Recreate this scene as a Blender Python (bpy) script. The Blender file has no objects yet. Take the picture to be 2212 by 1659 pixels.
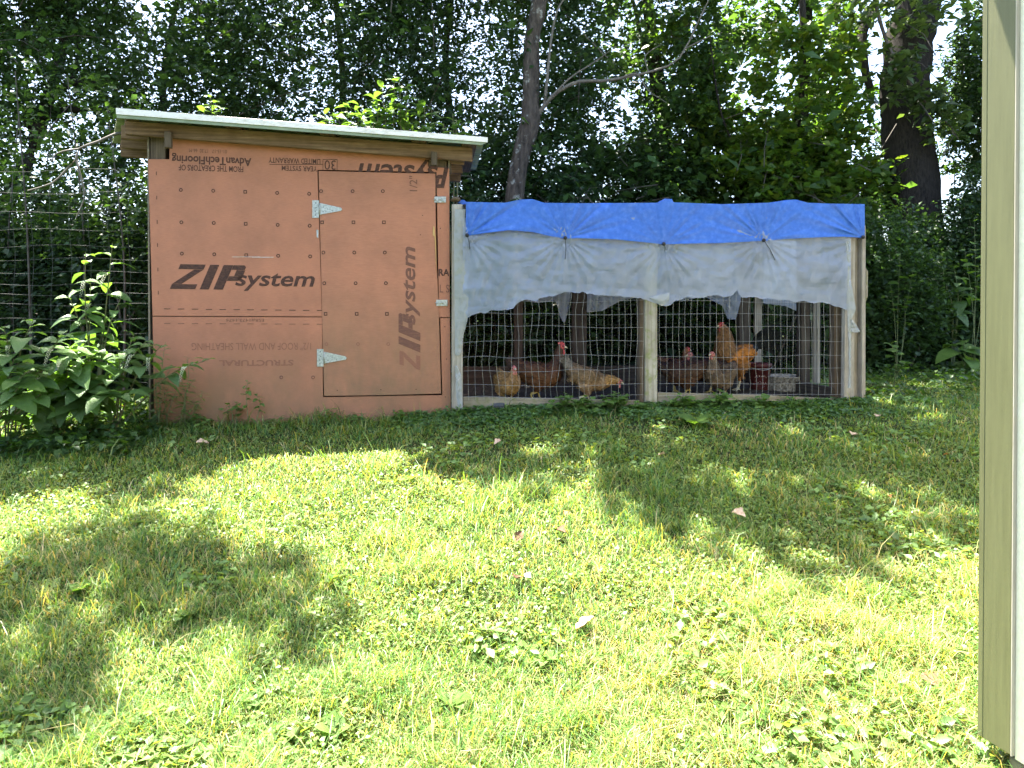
import bpy, bmesh, math, random
import numpy as np
from mathutils import Vector, Matrix

SC = bpy.context.scene
COL = SC.collection
R = math.radians

# ------------------------------------------------------------------ camera
F, UC, VH, EYE = 1534.0, 1106.0, 690.0, 1.5      # focal length / principal column / horizon row on a 2212 x 1659 frame
cam_d = bpy.data.cameras.new("camera")
cam = bpy.data.objects.new("camera", cam_d); COL.objects.link(cam)
cam.location = (0, 0, EYE); cam.rotation_euler = (R(90), 0, 0)
cam_d.sensor_fit = 'HORIZONTAL'; cam_d.angle = 2 * math.atan(UC / F)
cam_d.shift_y = -(829.5 - VH) / 2212
cam_d.clip_start = 0.05; cam_d.clip_end = 2000
SC.camera = cam

# ------------------------------------------------------------------ sky, sun, exposure
SUN_EL, SUN_AZ = R(72), R(-35)                     # azimuth from +Y, positive to +X
TO_SUN = np.array([math.sin(SUN_AZ) * math.cos(SUN_EL), math.cos(SUN_AZ) * math.cos(SUN_EL), math.sin(SUN_EL)])
w = bpy.data.worlds.new("World"); SC.world = w; w.use_nodes = True
nt = w.node_tree; nt.nodes.clear()
sky = nt.nodes.new('ShaderNodeTexSky'); sky.sky_type = 'NISHITA'; sky.sun_disc = False
sky.sun_elevation = SUN_EL; sky.sun_rotation = SUN_AZ
sky.air_density = 1.0; sky.dust_density = 3.0; sky.ozone_density = 1.0
bg = nt.nodes.new('ShaderNodeBackground'); bg.inputs[1].default_value = 0.088
out = nt.nodes.new('ShaderNodeOutputWorld')
nt.links.new(sky.outputs[0], bg.inputs[0]); nt.links.new(bg.outputs[0], out.inputs[0])
sun_d = bpy.data.lights.new("sun", 'SUN'); sun_d.energy = 5.0; sun_d.angle = R(0.5); sun_d.color = (1.0, 0.95, 0.86)
sun = bpy.data.objects.new("sun", sun_d); COL.objects.link(sun)
sun.rotation_euler = Vector(TO_SUN).to_track_quat('Z', 'Y').to_euler(); sun.location = (0, 10, 30)
SC.view_settings.view_transform = 'Standard'; SC.view_settings.look = 'None'
SC.view_settings.gamma = 1.0; SC.view_settings.use_curve_mapping = False
SC.view_settings.exposure = 3.05
SC.cycles.max_bounces = 8; SC.cycles.transparent_max_bounces = 12
SC.cycles.diffuse_bounces = 4; SC.cycles.transmission_bounces = 6
SC.cycles.sample_clamp_indirect = 6
SC.cycles.use_denoising = True; SC.cycles.denoising_prefilter = 'FAST'

# ------------------------------------------------------------------ small helpers
rng = np.random.default_rng(7)
random.seed(7)

def vnoise(P, seed=0):
    P = np.asarray(P, float); I = np.floor(P).astype(np.int64); f = P - I; f = f * f * (3 - 2 * f)
    res = np.zeros(len(P))
    for dx in (0, 1):
        for dy in (0, 1):
            for dz in (0, 1):
                h = (I[:, 0] + dx) * 374761393 + (I[:, 1] + dy) * 668265263 + (I[:, 2] + dz) * 1440662683 + seed * 974711
                h = h & 0xffffffff; h = ((h ^ (h >> 13)) * 1274126177) & 0xffffffff; h = h ^ (h >> 16)
                v = (h & 0xffff) / 65535.0
                wx = f[:, 0] if dx else 1 - f[:, 0]; wy = f[:, 1] if dy else 1 - f[:, 1]; wz = f[:, 2] if dz else 1 - f[:, 2]
                res += v * wx * wy * wz
    return res

def fnoise(P, seed=0, octv=3):
    s = 0; a = 1; t = 0; P = np.asarray(P, float)
    for o in range(octv):
        s = s + a * vnoise(P * 2 ** o, seed + o); t += a; a *= .5
    return s / t

KY = [-60, 0, 1.5, 2.3, 3.5, 4.5, 5.4, 6.0, 8, 12, 30, 400]
KZ = [-.2, 0, .05, .15, .39, .57, .685, .74, .80, .93, 1.15, 1.3]
def zg(x, y):
    x = np.atleast_1d(np.asarray(x, float)); y = np.atleast_1d(np.asarray(y, float))
    z = (np.interp(y - .25, KY, KZ) + np.interp(y, KY, KZ) * 2 + np.interp(y + .25, KY, KZ)) / 4
    P = np.stack([x, y, 0 * x], 1)
    near = np.clip(1 - np.abs(y - 4) / 14, 0, 1)
    return z + .010 * np.clip(x, -6, 6) * near + .05 * (vnoise(P * .9, 3) - .5) * near + .02 * (vnoise(P * 3.1, 5) - .5) * near

def G(x, y, dz=0.0):
    return Vector((x, y, float(zg(x, y)[0]) + dz))

def px(u, v, Y):
    return Vector(((u - UC) * Y / F, Y, EYE - (v - VH) * Y / F))

def gpx(u, v):                                    # the lawn point seen at a row and column
    lo, hi = 1.2, 40.0
    for _ in range(50):
        m = (lo + hi) / 2; p = px(u, v, m)
        if p.z > float(zg(p.x, m)[0]): lo = m
        else: hi = m
    return px(u, v, lo)

def link(o, parent=None):
    COL.objects.link(o)
    if parent is not None: o.parent = parent
    return o

def mesh_from(name, V, Fc, mat=None, parent=None, smooth=False, inv=None):
    me = bpy.data.meshes.new(name)
    me.from_pydata([tuple(v) for v in V], [], [tuple(f) for f in Fc]); me.update()
    if smooth: me.shade_smooth()
    if mat: me.materials.append(mat)
    o = bpy.data.objects.new(name, me); link(o, parent)
    if inv is not None: o.matrix_parent_inverse = inv
    return o

def fast(name, V, Q, mat, parent=None, col=None, inv=None, smooth=False):
    """V (n,3), Q (m,k) uniform polygons, col (n,3) point colours"""
    V = np.ascontiguousarray(V, np.float32); Q = np.ascontiguousarray(Q, np.int32)
    me = bpy.data.meshes.new(name); m, k = Q.shape
    me.vertices.add(len(V)); me.vertices.foreach_set('co', V.ravel())
    me.loops.add(m * k); me.loops.foreach_set('vertex_index', Q.ravel())
    me.polygons.add(m); me.polygons.foreach_set('loop_start', np.arange(0, m * k, k, dtype=np.int32))
    me.update(calc_edges=True)
    if col is not None:
        a = me.attributes.new('Col', 'FLOAT_COLOR', 'POINT')
        c = np.ones((len(V), 4), np.float32); c[:, :3] = col
        a.data.foreach_set('color', c.ravel())
    if smooth: me.shade_smooth()
    me.materials.append(mat)
    o = bpy.data.objects.new(name, me); link(o, parent)
    if inv is not None: o.matrix_parent_inverse = inv
    return o

def tag(o, label=None, cat=None, group=None, kind=None):
    if label: o['label'] = label
    if cat: o['category'] = cat
    if group: o['group'] = group
    if kind: o['kind'] = kind
    return o

def thing(name, label, cat, loc=(0, 0, 0), rz=0.0, group=None):
    o = bpy.data.objects.new(name, None); link(o); o.empty_display_size = .1
    o.location = loc; o.rotation_euler = (0, 0, rz)
    return tag(o, label, cat, group)

def inv_of(t):                                    # children given in world coordinates
    return (Matrix.Translation(t.location) @ Matrix.Rotation(t.rotation_euler.z, 4, 'Z')).inverted()

def hexa(name, c8, mat, parent=None, bevel=.003, inv=None):
    """c8: 4 corners of one end (loop) then 4 of the other"""
    bm = bmesh.new(); vs = [bm.verts.new(c) for c in c8]
    for f in ((0, 1, 2, 3), (7, 6, 5, 4), (0, 4, 5, 1), (1, 5, 6, 2), (2, 6, 7, 3), (3, 7, 4, 0)):
        bm.faces.new([vs[i] for i in f])
    bmesh.ops.recalc_face_normals(bm, faces=bm.faces)
    if bevel: bmesh.ops.bevel(bm, geom=bm.edges[:], offset=bevel, segments=1, affect='EDGES')
    me = bpy.data.meshes.new(name); bm.to_mesh(me); bm.free(); me.materials.append(mat)
    o = bpy.data.objects.new(name, me); link(o, parent)
    if inv is not None: o.matrix_parent_inverse = inv
    return o

def box(name, lo, hi, mat, parent=None, bevel=.003, inv=None, lean=0.0):
    x0, y0, z0 = lo; x1, y1, z1 = hi
    return hexa(name, [(x0, y0, z0), (x1, y0, z0), (x1, y1, z0), (x0, y1, z0),
                       (x0 + lean, y0, z1), (x1 + lean, y0, z1), (x1 + lean, y1, z1), (x0 + lean, y1, z1)], mat, parent, bevel, inv)

def tube_arrays(pts, rad, sides=6, base=0, jitter=0.0):
    pts = [Vector(p) for p in pts]; n = len(pts); V = []; Fc = []
    up = Vector((0.31, .17, .93))
    for i, p in enumerate(pts):
        t = (pts[min(i + 1, n - 1)] - pts[max(i - 1, 0)]).normalized()
        a = t.cross(up)
        if a.length < .1: a = t.cross(Vector((1, 0, 0)))
        a.normalize(); b = t.cross(a)
        r = rad[i] if hasattr(rad, '__len__') else rad
        for k in range(sides):
            an = 2 * math.pi * k / sides
            rr = r * (1 + (random.uniform(-jitter, jitter) if jitter else 0))
            V.append(p + a * (math.cos(an) * rr) + b * (math.sin(an) * rr))
    for i in range(n - 1):
        for k in range(sides):
            k2 = (k + 1) % sides
            Fc.append((base + i * sides + k, base + i * sides + k2, base + (i + 1) * sides + k2, base + (i + 1) * sides + k))
    return V, Fc

def tubes(name, lines, mat, parent=None, sides=5, inv=None, smooth=True, jitter=0.0, caps=False):
    V = []; Fc = []
    for pts, rad in lines:
        b = len(V); v, f = tube_arrays(pts, rad, sides, b, jitter); V += v; Fc += f
        if caps:
            n = len(pts)
            Fc.append(tuple(b + k for k in range(sides))[::-1]); Fc.append(tuple(b + (n - 1) * sides + k for k in range(sides)))
    return mesh_from(name, V, Fc, mat, parent, smooth, inv)

def curve_pts(ctrl, n=24):
    """Catmull-Rom through control points"""
    c = [Vector(p) for p in ctrl]; c = [c[0] * 2 - c[1]] + c + [c[-1] * 2 - c[-2]]; res = []
    segs = len(c) - 3; per = max(2, n // segs)
    for i in range(segs):
        p0, p1, p2, p3 = c[i:i + 4]
        for k in range(per):
            t = k / per
            res.append(.5 * ((2 * p1) + (p2 - p0) * t + (2 * p0 - 5 * p1 + 4 * p2 - p3) * t * t + (3 * p1 - p0 - 3 * p2 + p3) * t ** 3))
    res.append(c[-2]); return res

# ------------------------------------------------------------------ materials
def new_mat(name):
    m = bpy.data.materials.new(name); m.use_nodes = True; n = m.node_tree; n.nodes.clear()
    o = n.nodes.new('ShaderNodeOutputMaterial'); return m, n, o

def N(n, t, **kw):
    x = n.nodes.new(t)
    for k, v in kw.items(): setattr(x, k, v)
    return x

def noise_node(n, scale, vec, detail=4, rough=.6):
    x = N(n, 'ShaderNodeTexNoise'); x.inputs['Scale'].default_value = scale
    x.inputs['Detail'].default_value = detail; x.inputs['Roughness'].default_value = rough
    n.links.new(vec, x.inputs['Vector']); return x

def ramp(n, fac, stops):
    r = N(n, 'ShaderNodeValToRGB'); e = r.color_ramp.elements
    while len(e) < len(stops): e.new(.5)
    for i, (p, c) in enumerate(stops):
        e[i].position = p; e[i].color = (*c, 1) if len(c) == 3 else c
    n.links.new(fac, r.inputs[0]); return r

def mapping(n, scale=(1, 1, 1), coord='Object'):
    t = N(n, 'ShaderNodeTexCoord'); m = N(n, 'ShaderNodeMapping'); m.inputs['Scale'].default_value = scale
    n.links.new(t.outputs[coord], m.inputs[0]); return m.outputs[0]

def bump(n, h, strength=.3, dist=.01):
    b = N(n, 'ShaderNodeBump'); b.inputs['Strength'].default_value = strength; b.inputs['Distance'].default_value = dist
    n.links.new(h, b.inputs['Height']); return b.outputs[0]

def simple_mat(name, c1, c2, scale=20, rough=.7, metal=0.0, stretch=(1, 1, 1), bs=.2, spec=.4, detail=5, lo=.3, hi=.7, bd=.005):
    m, n, o = new_mat(name); vec = mapping(n, stretch)
    no = noise_node(n, scale, vec, detail)
    rp = ramp(n, no.outputs[0], [(lo, c1), (hi, c2)])
    p = N(n, 'ShaderNodeBsdfPrincipled'); p.inputs['Roughness'].default_value = rough; p.inputs['Metallic'].default_value = metal
    p.inputs['Specular IOR Level'].default_value = spec
    n.links.new(rp.outputs[0], p.inputs['Base Color'])
    if bs: n.links.new(bump(n, no.outputs[0], bs, bd), p.inputs['Normal'])
    n.links.new(p.outputs[0], o.inputs[0]); return m

def wood_mat(name, dark, light, axis, moss=None, grain=60):
    m, n, o = new_mat(name)
    st = [1, 1, 1]; st[axis] = .035
    v1 = mapping(n, tuple(st)); v2 = mapping(n)
    g = noise_node(n, grain, v1, 5, .65); b = noise_node(n, 5, v2, 4); k = noise_node(n, 17, v2, 2)
    rp = ramp(n, g.outputs[0], [(.28, dark), (.5, tuple((a + c) / 2 for a, c in zip(dark, light))), (.72, light)])
    mx = N(n, 'ShaderNodeMix', data_type='RGBA', blend_type='MULTIPLY'); mx.inputs[0].default_value = .8
    rb = ramp(n, b.outputs[0], [(.3, (.6, .56, .5)), (.7, (1.1, 1.1, 1.1))])
    n.links.new(rp.outputs[0], mx.inputs[6]); n.links.new(rb.outputs[0], mx.inputs[7]); last = mx.outputs[2]
    if moss:
        mm = N(n, 'ShaderNodeMix', data_type='RGBA'); rm = ramp(n, k.outputs[0], [(.5, (0, 0, 0)), (.68, (.8, .8, .8))])
        n.links.new(rm.outputs[0], mm.inputs[0]); n.links.new(last, mm.inputs[6]); mm.inputs[7].default_value = (*moss, 1); last = mm.outputs[2]
    p = N(n, 'ShaderNodeBsdfPrincipled'); p.inputs['Roughness'].default_value = .85; p.inputs['Specular IOR Level'].default_value = .2
    n.links.new(last, p.inputs['Base Color']); n.links.new(bump(n, g.outputs[0], .5, .004), p.inputs['Normal'])
    n.links.new(p.outputs[0], o.inputs[0]); return m

def leaf_mat(name, tint=(1, 1, 1), trans=.45, gloss=.35, rough=.45, tr_tint=(1.5, 1.6, .5)):
    """colour comes from the Col attribute; light passes through"""
    m, n, o = new_mat(name)
    a = N(n, 'ShaderNodeAttribute'); a.attribute_name = 'Col'
    mu = N(n, 'ShaderNodeMix', data_type='RGBA', blend_type='MULTIPLY'); mu.inputs[0].default_value = 1; mu.inputs[7].default_value = (*tint, 1)
    n.links.new(a.outputs['Color'], mu.inputs[6])
    p = N(n, 'ShaderNodeBsdfPrincipled'); p.inputs['Roughness'].default_value = rough; p.inputs['Specular IOR Level'].default_value = gloss
    n.links.new(mu.outputs[2], p.inputs['Base Color'])
    t = N(n, 'ShaderNodeBsdfTranslucent'); mt = N(n, 'ShaderNodeMix', data_type='RGBA', blend_type='MULTIPLY'); mt.inputs[0].default_value = 1
    mt.inputs[7].default_value = (*tr_tint, 1); n.links.new(mu.outputs[2], mt.inputs[6]); n.links.new(mt.outputs[2], t.inputs[0])
    mx = N(n, 'ShaderNodeMixShader'); mx.inputs[0].default_value = trans
    n.links.new(p.outputs[0], mx.inputs[1]); n.links.new(t.outputs[0], mx.inputs[2]); n.links.new(mx.outputs[0], o.inputs[0]); return m

def leaf_solid(name, c1, c2, trans=.4, gloss=.4, rough=.4, tr=(1.5, 1.6, .5)):
    """big single leaves: veins and per-leaf hue"""
    m, n, o = new_mat(name); oi = N(n, 'ShaderNodeObjectInfo')
    vec = mapping(n, (1, 1, 1)); no = noise_node(n, 30, vec, 3)
    rp = ramp(n, oi.outputs['Random'], [(0, c1), (1, c2)])
    mu = N(n, 'ShaderNodeMix', data_type='RGBA', blend_type='MULTIPLY'); mu.inputs[0].default_value = .6
    rn = ramp(n, no.outputs[0], [(.3, (.55, .6, .5)), (.7, (1.15, 1.15, 1.0))])
    n.links.new(rp.outputs[0], mu.inputs[6]); n.links.new(rn.outputs[0], mu.inputs[7])
    p = N(n, 'ShaderNodeBsdfPrincipled'); p.inputs['Roughness'].default_value = rough; p.inputs['Specular IOR Level'].default_value = gloss
    n.links.new(mu.outputs[2], p.inputs['Base Color'])
    wv = N(n, 'ShaderNodeTexWave'); wv.inputs['Scale'].default_value = 22; wv.inputs['Distortion'].default_value = 1.5
    n.links.new(vec, wv.inputs[0]); n.links.new(bump(n, wv.outputs['Fac'], .35, .004), p.inputs['Normal'])
    t = N(n, 'ShaderNodeBsdfTranslucent'); mt = N(n, 'ShaderNodeMix', data_type='RGBA', blend_type='MULTIPLY'); mt.inputs[0].default_value = 1
    mt.inputs[7].default_value = (*tr, 1); n.links.new(mu.outputs[2], mt.inputs[6]); n.links.new(mt.outputs[2], t.inputs[0])
    mx = N(n, 'ShaderNodeMixShader'); mx.inputs[0].default_value = trans
    n.links.new(p.outputs[0], mx.inputs[1]); n.links.new(t.outputs[0], mx.inputs[2]); n.links.new(mx.outputs[0], o.inputs[0]); return m

def bark_mat(name, dark, light, lichen=None, amount=.55, scale=9):
    m, n, o = new_mat(name); v = mapping(n, (1, 1, .25)); v2 = mapping(n)
    g = noise_node(n, scale * 3, v, 6, .7); l = noise_node(n, scale, v2, 5, .65)
    rp = ramp(n, g.outputs[0], [(.3, dark), (.7, light)]); last = rp.outputs[0]
    if lichen:
        mm = N(n, 'ShaderNodeMix', data_type='RGBA'); rm = ramp(n, l.outputs[0], [(amount, (0, 0, 0)), (amount + .1, (1, 1, 1))])
        n.links.new(rm.outputs[0], mm.inputs[0]); n.links.new(last, mm.inputs[6]); mm.inputs[7].default_value = (*lichen, 1); last = mm.outputs[2]
    p = N(n, 'ShaderNodeBsdfPrincipled'); p.inputs['Roughness'].default_value = .9; p.inputs['Specular IOR Level'].default_value = .15
    n.links.new(last, p.inputs['Base Color']); n.links.new(bump(n, g.outputs[0], .9, .03), p.inputs['Normal'])
    n.links.new(p.outputs[0], o.inputs[0]); return m

M = {}
M['leaf'] = leaf_mat('foliage', trans=.42)
M['grass'] = leaf_mat('grass_blades', trans=.42, gloss=.4, rough=.42, tr_tint=(2.1, 1.55, .55))
M['poke'] = leaf_solid('pokeweed_leaf', (.085, .16, .045), (.14, .235, .075), gloss=.55, rough=.35)
M['weed'] = leaf_solid('weed_leaf', (.09, .17, .03), (.15, .25, .06))
M['stem'] = simple_mat('plant_stem', (.10, .13, .05), (.17, .2, .08), 30)
M['rstem'] = simple_mat('pokeweed_stem', (.12, .10, .05), (.16, .17, .07), 20)
M['bark_lichen'] = bark_mat('bark_with_lichen', (.022, .018, .015), (.12, .098, .08), (.36, .37, .33), .57, 6)
M['bark_dark'] = bark_mat('dark_furrowed_bark', (.014, .012, .011), (.055, .047, .04), (.09, .085, .075), .66, 14)
M['bark'] = bark_mat('bark', (.02, .017, .014), (.08, .068, .055))
M['twig'] = simple_mat('twig', (.05, .04, .03), (.12, .1, .08), 12, bs=0)
M['pale_twig'] = simple_mat('bare_grey_branch', (.075, .066, .05), (.17, .15, .12), 25)
M['wood_x'] = wood_mat('rafter_wood_along', (.095, .052, .027), (.31, .2, .112), 0)
M['wood_y'] = wood_mat('rafter_wood_deep', (.08, .05, .028), (.2, .14, .08), 1)
M['wood_z'] = wood_mat('stud_wood', (.07, .05, .033), (.19, .14, .095), 2)
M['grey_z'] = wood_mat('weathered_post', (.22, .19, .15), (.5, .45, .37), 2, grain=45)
M['grey_zm'] = wood_mat('weathered_mossy_post', (.2, .175, .13), (.46, .42, .33), 2, moss=(.2, .22, .07), grain=45)
M['grey_x'] = wood_mat('weathered_sill', (.16, .135, .095), (.36, .31, .22), 0, moss=(.17, .17, .07), grain=45)
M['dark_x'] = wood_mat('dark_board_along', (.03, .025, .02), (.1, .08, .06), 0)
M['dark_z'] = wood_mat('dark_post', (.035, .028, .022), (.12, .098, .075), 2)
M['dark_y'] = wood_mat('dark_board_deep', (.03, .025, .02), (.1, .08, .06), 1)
M['zinc'] = simple_mat('galvanised_metal', (.3, .3, .26), (.58, .58, .52), 70, .5, .6, bs=.15)
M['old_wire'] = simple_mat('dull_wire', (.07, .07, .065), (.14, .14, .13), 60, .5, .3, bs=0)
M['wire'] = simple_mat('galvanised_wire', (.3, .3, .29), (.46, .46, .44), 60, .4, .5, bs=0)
M['trim'] = simple_mat('white_metal_trim', (.56, .5, .39), (.82, .76, .66), 18, .42, .0, (1, 1, 3), .05, lo=.25, hi=.5)
M['roof'] = simple_mat('roof_metal', (.16, .19, .10), (.3, .33, .2), 6, .45, .3, bs=.03)
M['black'] = simple_mat('black_rubber', (.01, .01, .011), (.025, .025, .028), 40, .5)
M['hole'] = simple_mat('nail_hole', (.008, .006, .005), (.015, .012, .01), 40, .8, bs=0)
M['white'] = simple_mat('white_scratch', (.5, .4, .33), (.75, .65, .58), 40, .8, bs=0)
M['soil'] = simple_mat('bare_soil', (.035, .027, .018), (.085, .066, .045), 14, .95, bs=.8, bd=.03)
M['berry'] = simple_mat('raceme_flower', (.5, .52, .36), (.78, .78, .62), 90, .6, bs=0)
# ------------------------------------------------------------------ special materials of the buildings
def panel_mat(name, c_lo, c_hi, stain, zs0, zs1):
    m, n, o = new_mat(name); v1 = mapping(n, (.25, 1, 2.2)); v2 = mapping(n); v3 = mapping(n, (1, 1, .45))
    fine = noise_node(n, 95, v1, 4, .7); big = noise_node(n, 2.3, v2, 4); st = noise_node(n, 3.2, v3, 6, .7)
    rp = ramp(n, fine.outputs[0], [(.25, c_lo), (.75, c_hi)])
    mu = N(n, 'ShaderNodeMix', data_type='RGBA', blend_type='MULTIPLY'); mu.inputs[0].default_value = .8
    rb = ramp(n, big.outputs[0], [(.3, (.76, .79, .8)), (.7, (1.1, 1.08, 1.06))])
    n.links.new(rp.outputs[0], mu.inputs[6]); n.links.new(rb.outputs[0], mu.inputs[7])
    # splash dirt and algae near the ground
    tc = N(n, 'ShaderNodeTexCoord'); sx = N(n, 'ShaderNodeSeparateXYZ'); n.links.new(tc.outputs['Object'], sx.inputs[0])
    mr = N(n, 'ShaderNodeMapRange'); mr.inputs[1].default_value = zs0; mr.inputs[2].default_value = zs1; mr.inputs[3].default_value = .85; mr.inputs[4].default_value = 0
    n.links.new(sx.outputs[2], mr.inputs[0])
    mm = N(n, 'ShaderNodeMath', operation='MULTIPLY'); rs = ramp(n, st.outputs[0], [(.32, (.35, .35, .35)), (.62, (1.25, 1.25, 1.25))])
    n.links.new(mr.outputs[0], mm.inputs[0]); n.links.new(rs.outputs[0], mm.inputs[1])
    mx = N(n, 'ShaderNodeMix', data_type='RGBA'); n.links.new(mm.outputs[0], mx.inputs[0]); n.links.new(mu.outputs[2], mx.inputs[6]); mx.inputs[7].default_value = (*stain, 1)
    # pale specks and scuffs
    sp = noise_node(n, 160, v2, 1); rsp = ramp(n, sp.outputs[0], [(.77, (0, 0, 0)), (.8, (.5, .5, .5))])
    m3 = N(n, 'ShaderNodeMix', data_type='RGBA'); n.links.new(rsp.outputs[0], m3.inputs[0]); n.links.new(mx.outputs[2], m3.inputs[6]); m3.inputs[7].default_value = (.55, .38, .3, 1)
    p = N(n, 'ShaderNodeBsdfPrincipled'); p.inputs['Roughness'].default_value = .72; p.inputs['Specular IOR Level'].default_value = .25
    n.links.new(m3.outputs[2], p.inputs['Base Color']); n.links.new(bump(n, fine.outputs[0], .22, .002), p.inputs['Normal'])
    n.links.new(p.outputs[0], o.inputs[0]); return m

def ink_mat(name, ink, paper, fade):
    m, n, o = new_mat(name); v = mapping(n, (.5, 1, 2)); a = noise_node(n, 70, v, 4, .7); b = noise_node(n, 5, mapping(n), 3)
    ad = N(n, 'ShaderNodeMath', operation='ADD'); n.links.new(a.outputs[0], ad.inputs[0]); n.links.new(b.outputs[0], ad.inputs[1])
    rp = ramp(n, ad.outputs[0], [(.0, ink), (1.0, ink), ]) if False else ramp(n, a.outputs[0], [(.42, ink), (.9, tuple(.55 * i + .45 * q for i, q in zip(ink, paper)))])
    mx = N(n, 'ShaderNodeMix', data_type='RGBA'); mx.inputs[0].default_value = fade; n.links.new(rp.outputs[0], mx.inputs[6]); mx.inputs[7].default_value = (*paper, 1)
    p = N(n, 'ShaderNodeBsdfPrincipled'); p.inputs['Roughness'].default_value = .75; p.inputs['Specular IOR Level'].default_value = .2
    n.links.new(mx.outputs[2], p.inputs['Base Color']); n.links.new(p.outputs[0], o.inputs[0]); return m

PAPER = (.46, .182, .104)
M['panel'] = panel_mat('coated_sheathing', (.405, .155, .086), (.515, .212, .122), (.24, .135, .072), 0.0, .75)
M['door'] = panel_mat('coated_sheathing_door', (.395, .155, .087), (.5, .21, .121), (.2, .13, .068), .1, 1.1)
M['ink'] = ink_mat('black_print', (.045, .025, .02), PAPER, .02)
M['ink_mid'] = ink_mat('worn_print', (.075, .042, .034), PAPER, .2)
M['ink_faded'] = ink_mat('faded_print', (.10, .055, .04), PAPER, .42)
M['osb'] = simple_mat('strand_board_edge', (.1, .075, .05), (.3, .24, .17), 120, .9)
M['cream'] = simple_mat('cream_siding_paint', (.74, .69, .5), (.82, .78, .6), 50, .5, 0, (6, 1, 1), .25, bd=.003)
M['cream2'] = simple_mat('trim_edge_paint', (.42, .36, .28), (.52, .46, .37), 30, .55, 0, (4, 4, .3), .1)
M['olive'] = simple_mat('khaki_trim_paint', (.115, .115, .05), (.142, .142, .064), 20, .5, 0, (3, 3, .2), .2)
M['concrete'] = simple_mat('mossy_foundation', (.12, .11, .06), (.27, .25, .16), 18, .9, bs=.5)
M['splinter'] = simple_mat('fresh_split_wood', (.42, .24, .07), (.6, .38, .15), 40, .8, 0, (1, 1, .1))

# ------------------------------------------------------------------ ground
def build_ground():
    xs = np.unique(np.concatenate([np.linspace(-300, -12, 12), np.linspace(-12, 12, 121), np.linspace(12, 300, 12)]))
    ys = np.unique(np.concatenate([np.linspace(-60, -2, 8), np.linspace(-2, 14, 101), np.linspace(14, 40, 14), np.linspace(40, 600, 12)]))
    X, Y = np.meshgrid(xs, ys); Z = zg(X.ravel(), Y.ravel())
    V = np.stack([X.ravel(), Y.ravel(), Z], 1); nx = len(xs); ny = len(ys)
    i, j = np.meshgrid(np.arange(nx - 1), np.arange(ny - 1)); a = (j * nx + i).ravel()
    Q = np.stack([a, a + 1, a + nx + 1, a + nx], 1)
    m, n, o = new_mat('lawn_soil'); v = mapping(n); b = noise_node(n, 2.5, v, 5); f = noise_node(n, 60, v, 5, .7)
    r1 = ramp(n, f.outputs[0], [(.3, (.018, .024, .009)), (.55, (.035, .048, .015)), (.75, (.08, .075, .035))])
    r2 = ramp(n, b.outputs[0], [(.35, (.75, .8, .7)), (.7, (1.15, 1.1, 1.0))])
    mu = N(n, 'ShaderNodeMix', data_type='RGBA', blend_type='MULTIPLY'); mu.inputs[0].default_value = 1
    n.links.new(r1.outputs[0], mu.inputs[6]); n.links.new(r2.outputs[0], mu.inputs[7])
    p = N(n, 'ShaderNodeBsdfPrincipled'); p.inputs['Roughness'].default_value = .95; p.inputs['Specular IOR Level'].default_value = .1
    n.links.new(mu.outputs[2], p.inputs['Base Color']); n.links.new(bump(n, f.outputs[0], .8, .02), p.inputs['Normal']); n.links.new(p.outputs[0], o.inputs[0])
    g = fast('ground', V, Q, m, smooth=True); tag(g, 'sloping ground under the lawn and the trees', kind='structure')
build_ground()

# ------------------------------------------------------------------ local frames
class Frame:
    """a upright plan frame: a along the front, d into depth, z up (world height minus z0)"""
    def __init__(s, A, B, z0):
        s.A = Vector((A[0], A[1])); d = Vector((B[0] - A[0], B[1] - A[1])); s.L = d.length; s.e = d.normalized(); s.n = Vector((-s.e.y, s.e.x))
        s.yaw = math.atan2(s.e.y, s.e.x); s.z0 = z0
    def px(s, u, v, d=0.0):
        r = Vector(((u - UC) / F, 1.0)); k = (s.n.dot(s.A) + d) / s.n.dot(r); P = r * k
        return (P - s.A).dot(s.e), EYE - (v - VH) / F * k - s.z0
    def p3(s, u, v, d=0.0):
        a, z = s.px(u, v, d); return Vector((a, d, z))
    def world(s, a, d, z):
        q = s.A + s.e * a + s.n * d; return Vector((q.x, q.y, z + s.z0))
    def inside(s, x, y, a0, a1, d0, d1):
        a = (x - s.A.x) * s.e.x + (y - s.A.y) * s.e.y; d = (x - s.A.x) * s.n.x + (y - s.A.y) * s.n.y
        return (a > a0) & (a < a1) & (d > d0) & (d < d1)
    def empty(s, name, label, cat):
        return thing(name, label, cat, (s.A.x, s.A.y, s.z0), s.yaw)

SH = Frame((-2.827, 5.52), (-.523, 5.776), .70)
PE = Frame((-.478, 5.72), (3.00, 6.05), .75)

def sheet(name, fr, uv, d, th, mat, parent, bevel=0):
    """outline given by sight lines on the plane at depth d, thickness th backwards"""
    P = [fr.p3(u, v, d) for u, v in uv]; bm = bmesh.new(); vs = [bm.verts.new(p) for p in P]; f = bm.faces.new(vs)
    r = bmesh.ops.extrude_face_region(bm, geom=[f])
    for e in r['geom']:
        if isinstance(e, bmesh.types.BMVert): e.co.y += th
    bmesh.ops.recalc_face_normals(bm, faces=bm.faces)
    bmesh.ops.triangulate(bm, faces=[q for q in bm.faces if len(q.verts) > 4])
    me = bpy.data.meshes.new(name); bm.to_mesh(me); bm.free(); me.materials.append(mat)
    o = bpy.data.objects.new(name, me); return link(o, parent)

def slab(name, fr, uv4, d, th, mat, parent, bevel=.003):
    P = [fr.p3(u, v, d) for u, v in uv4]; Q = [p + Vector((0, th, 0)) for p in P]
    return hexa(name, P + Q, mat, parent, bevel)

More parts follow.
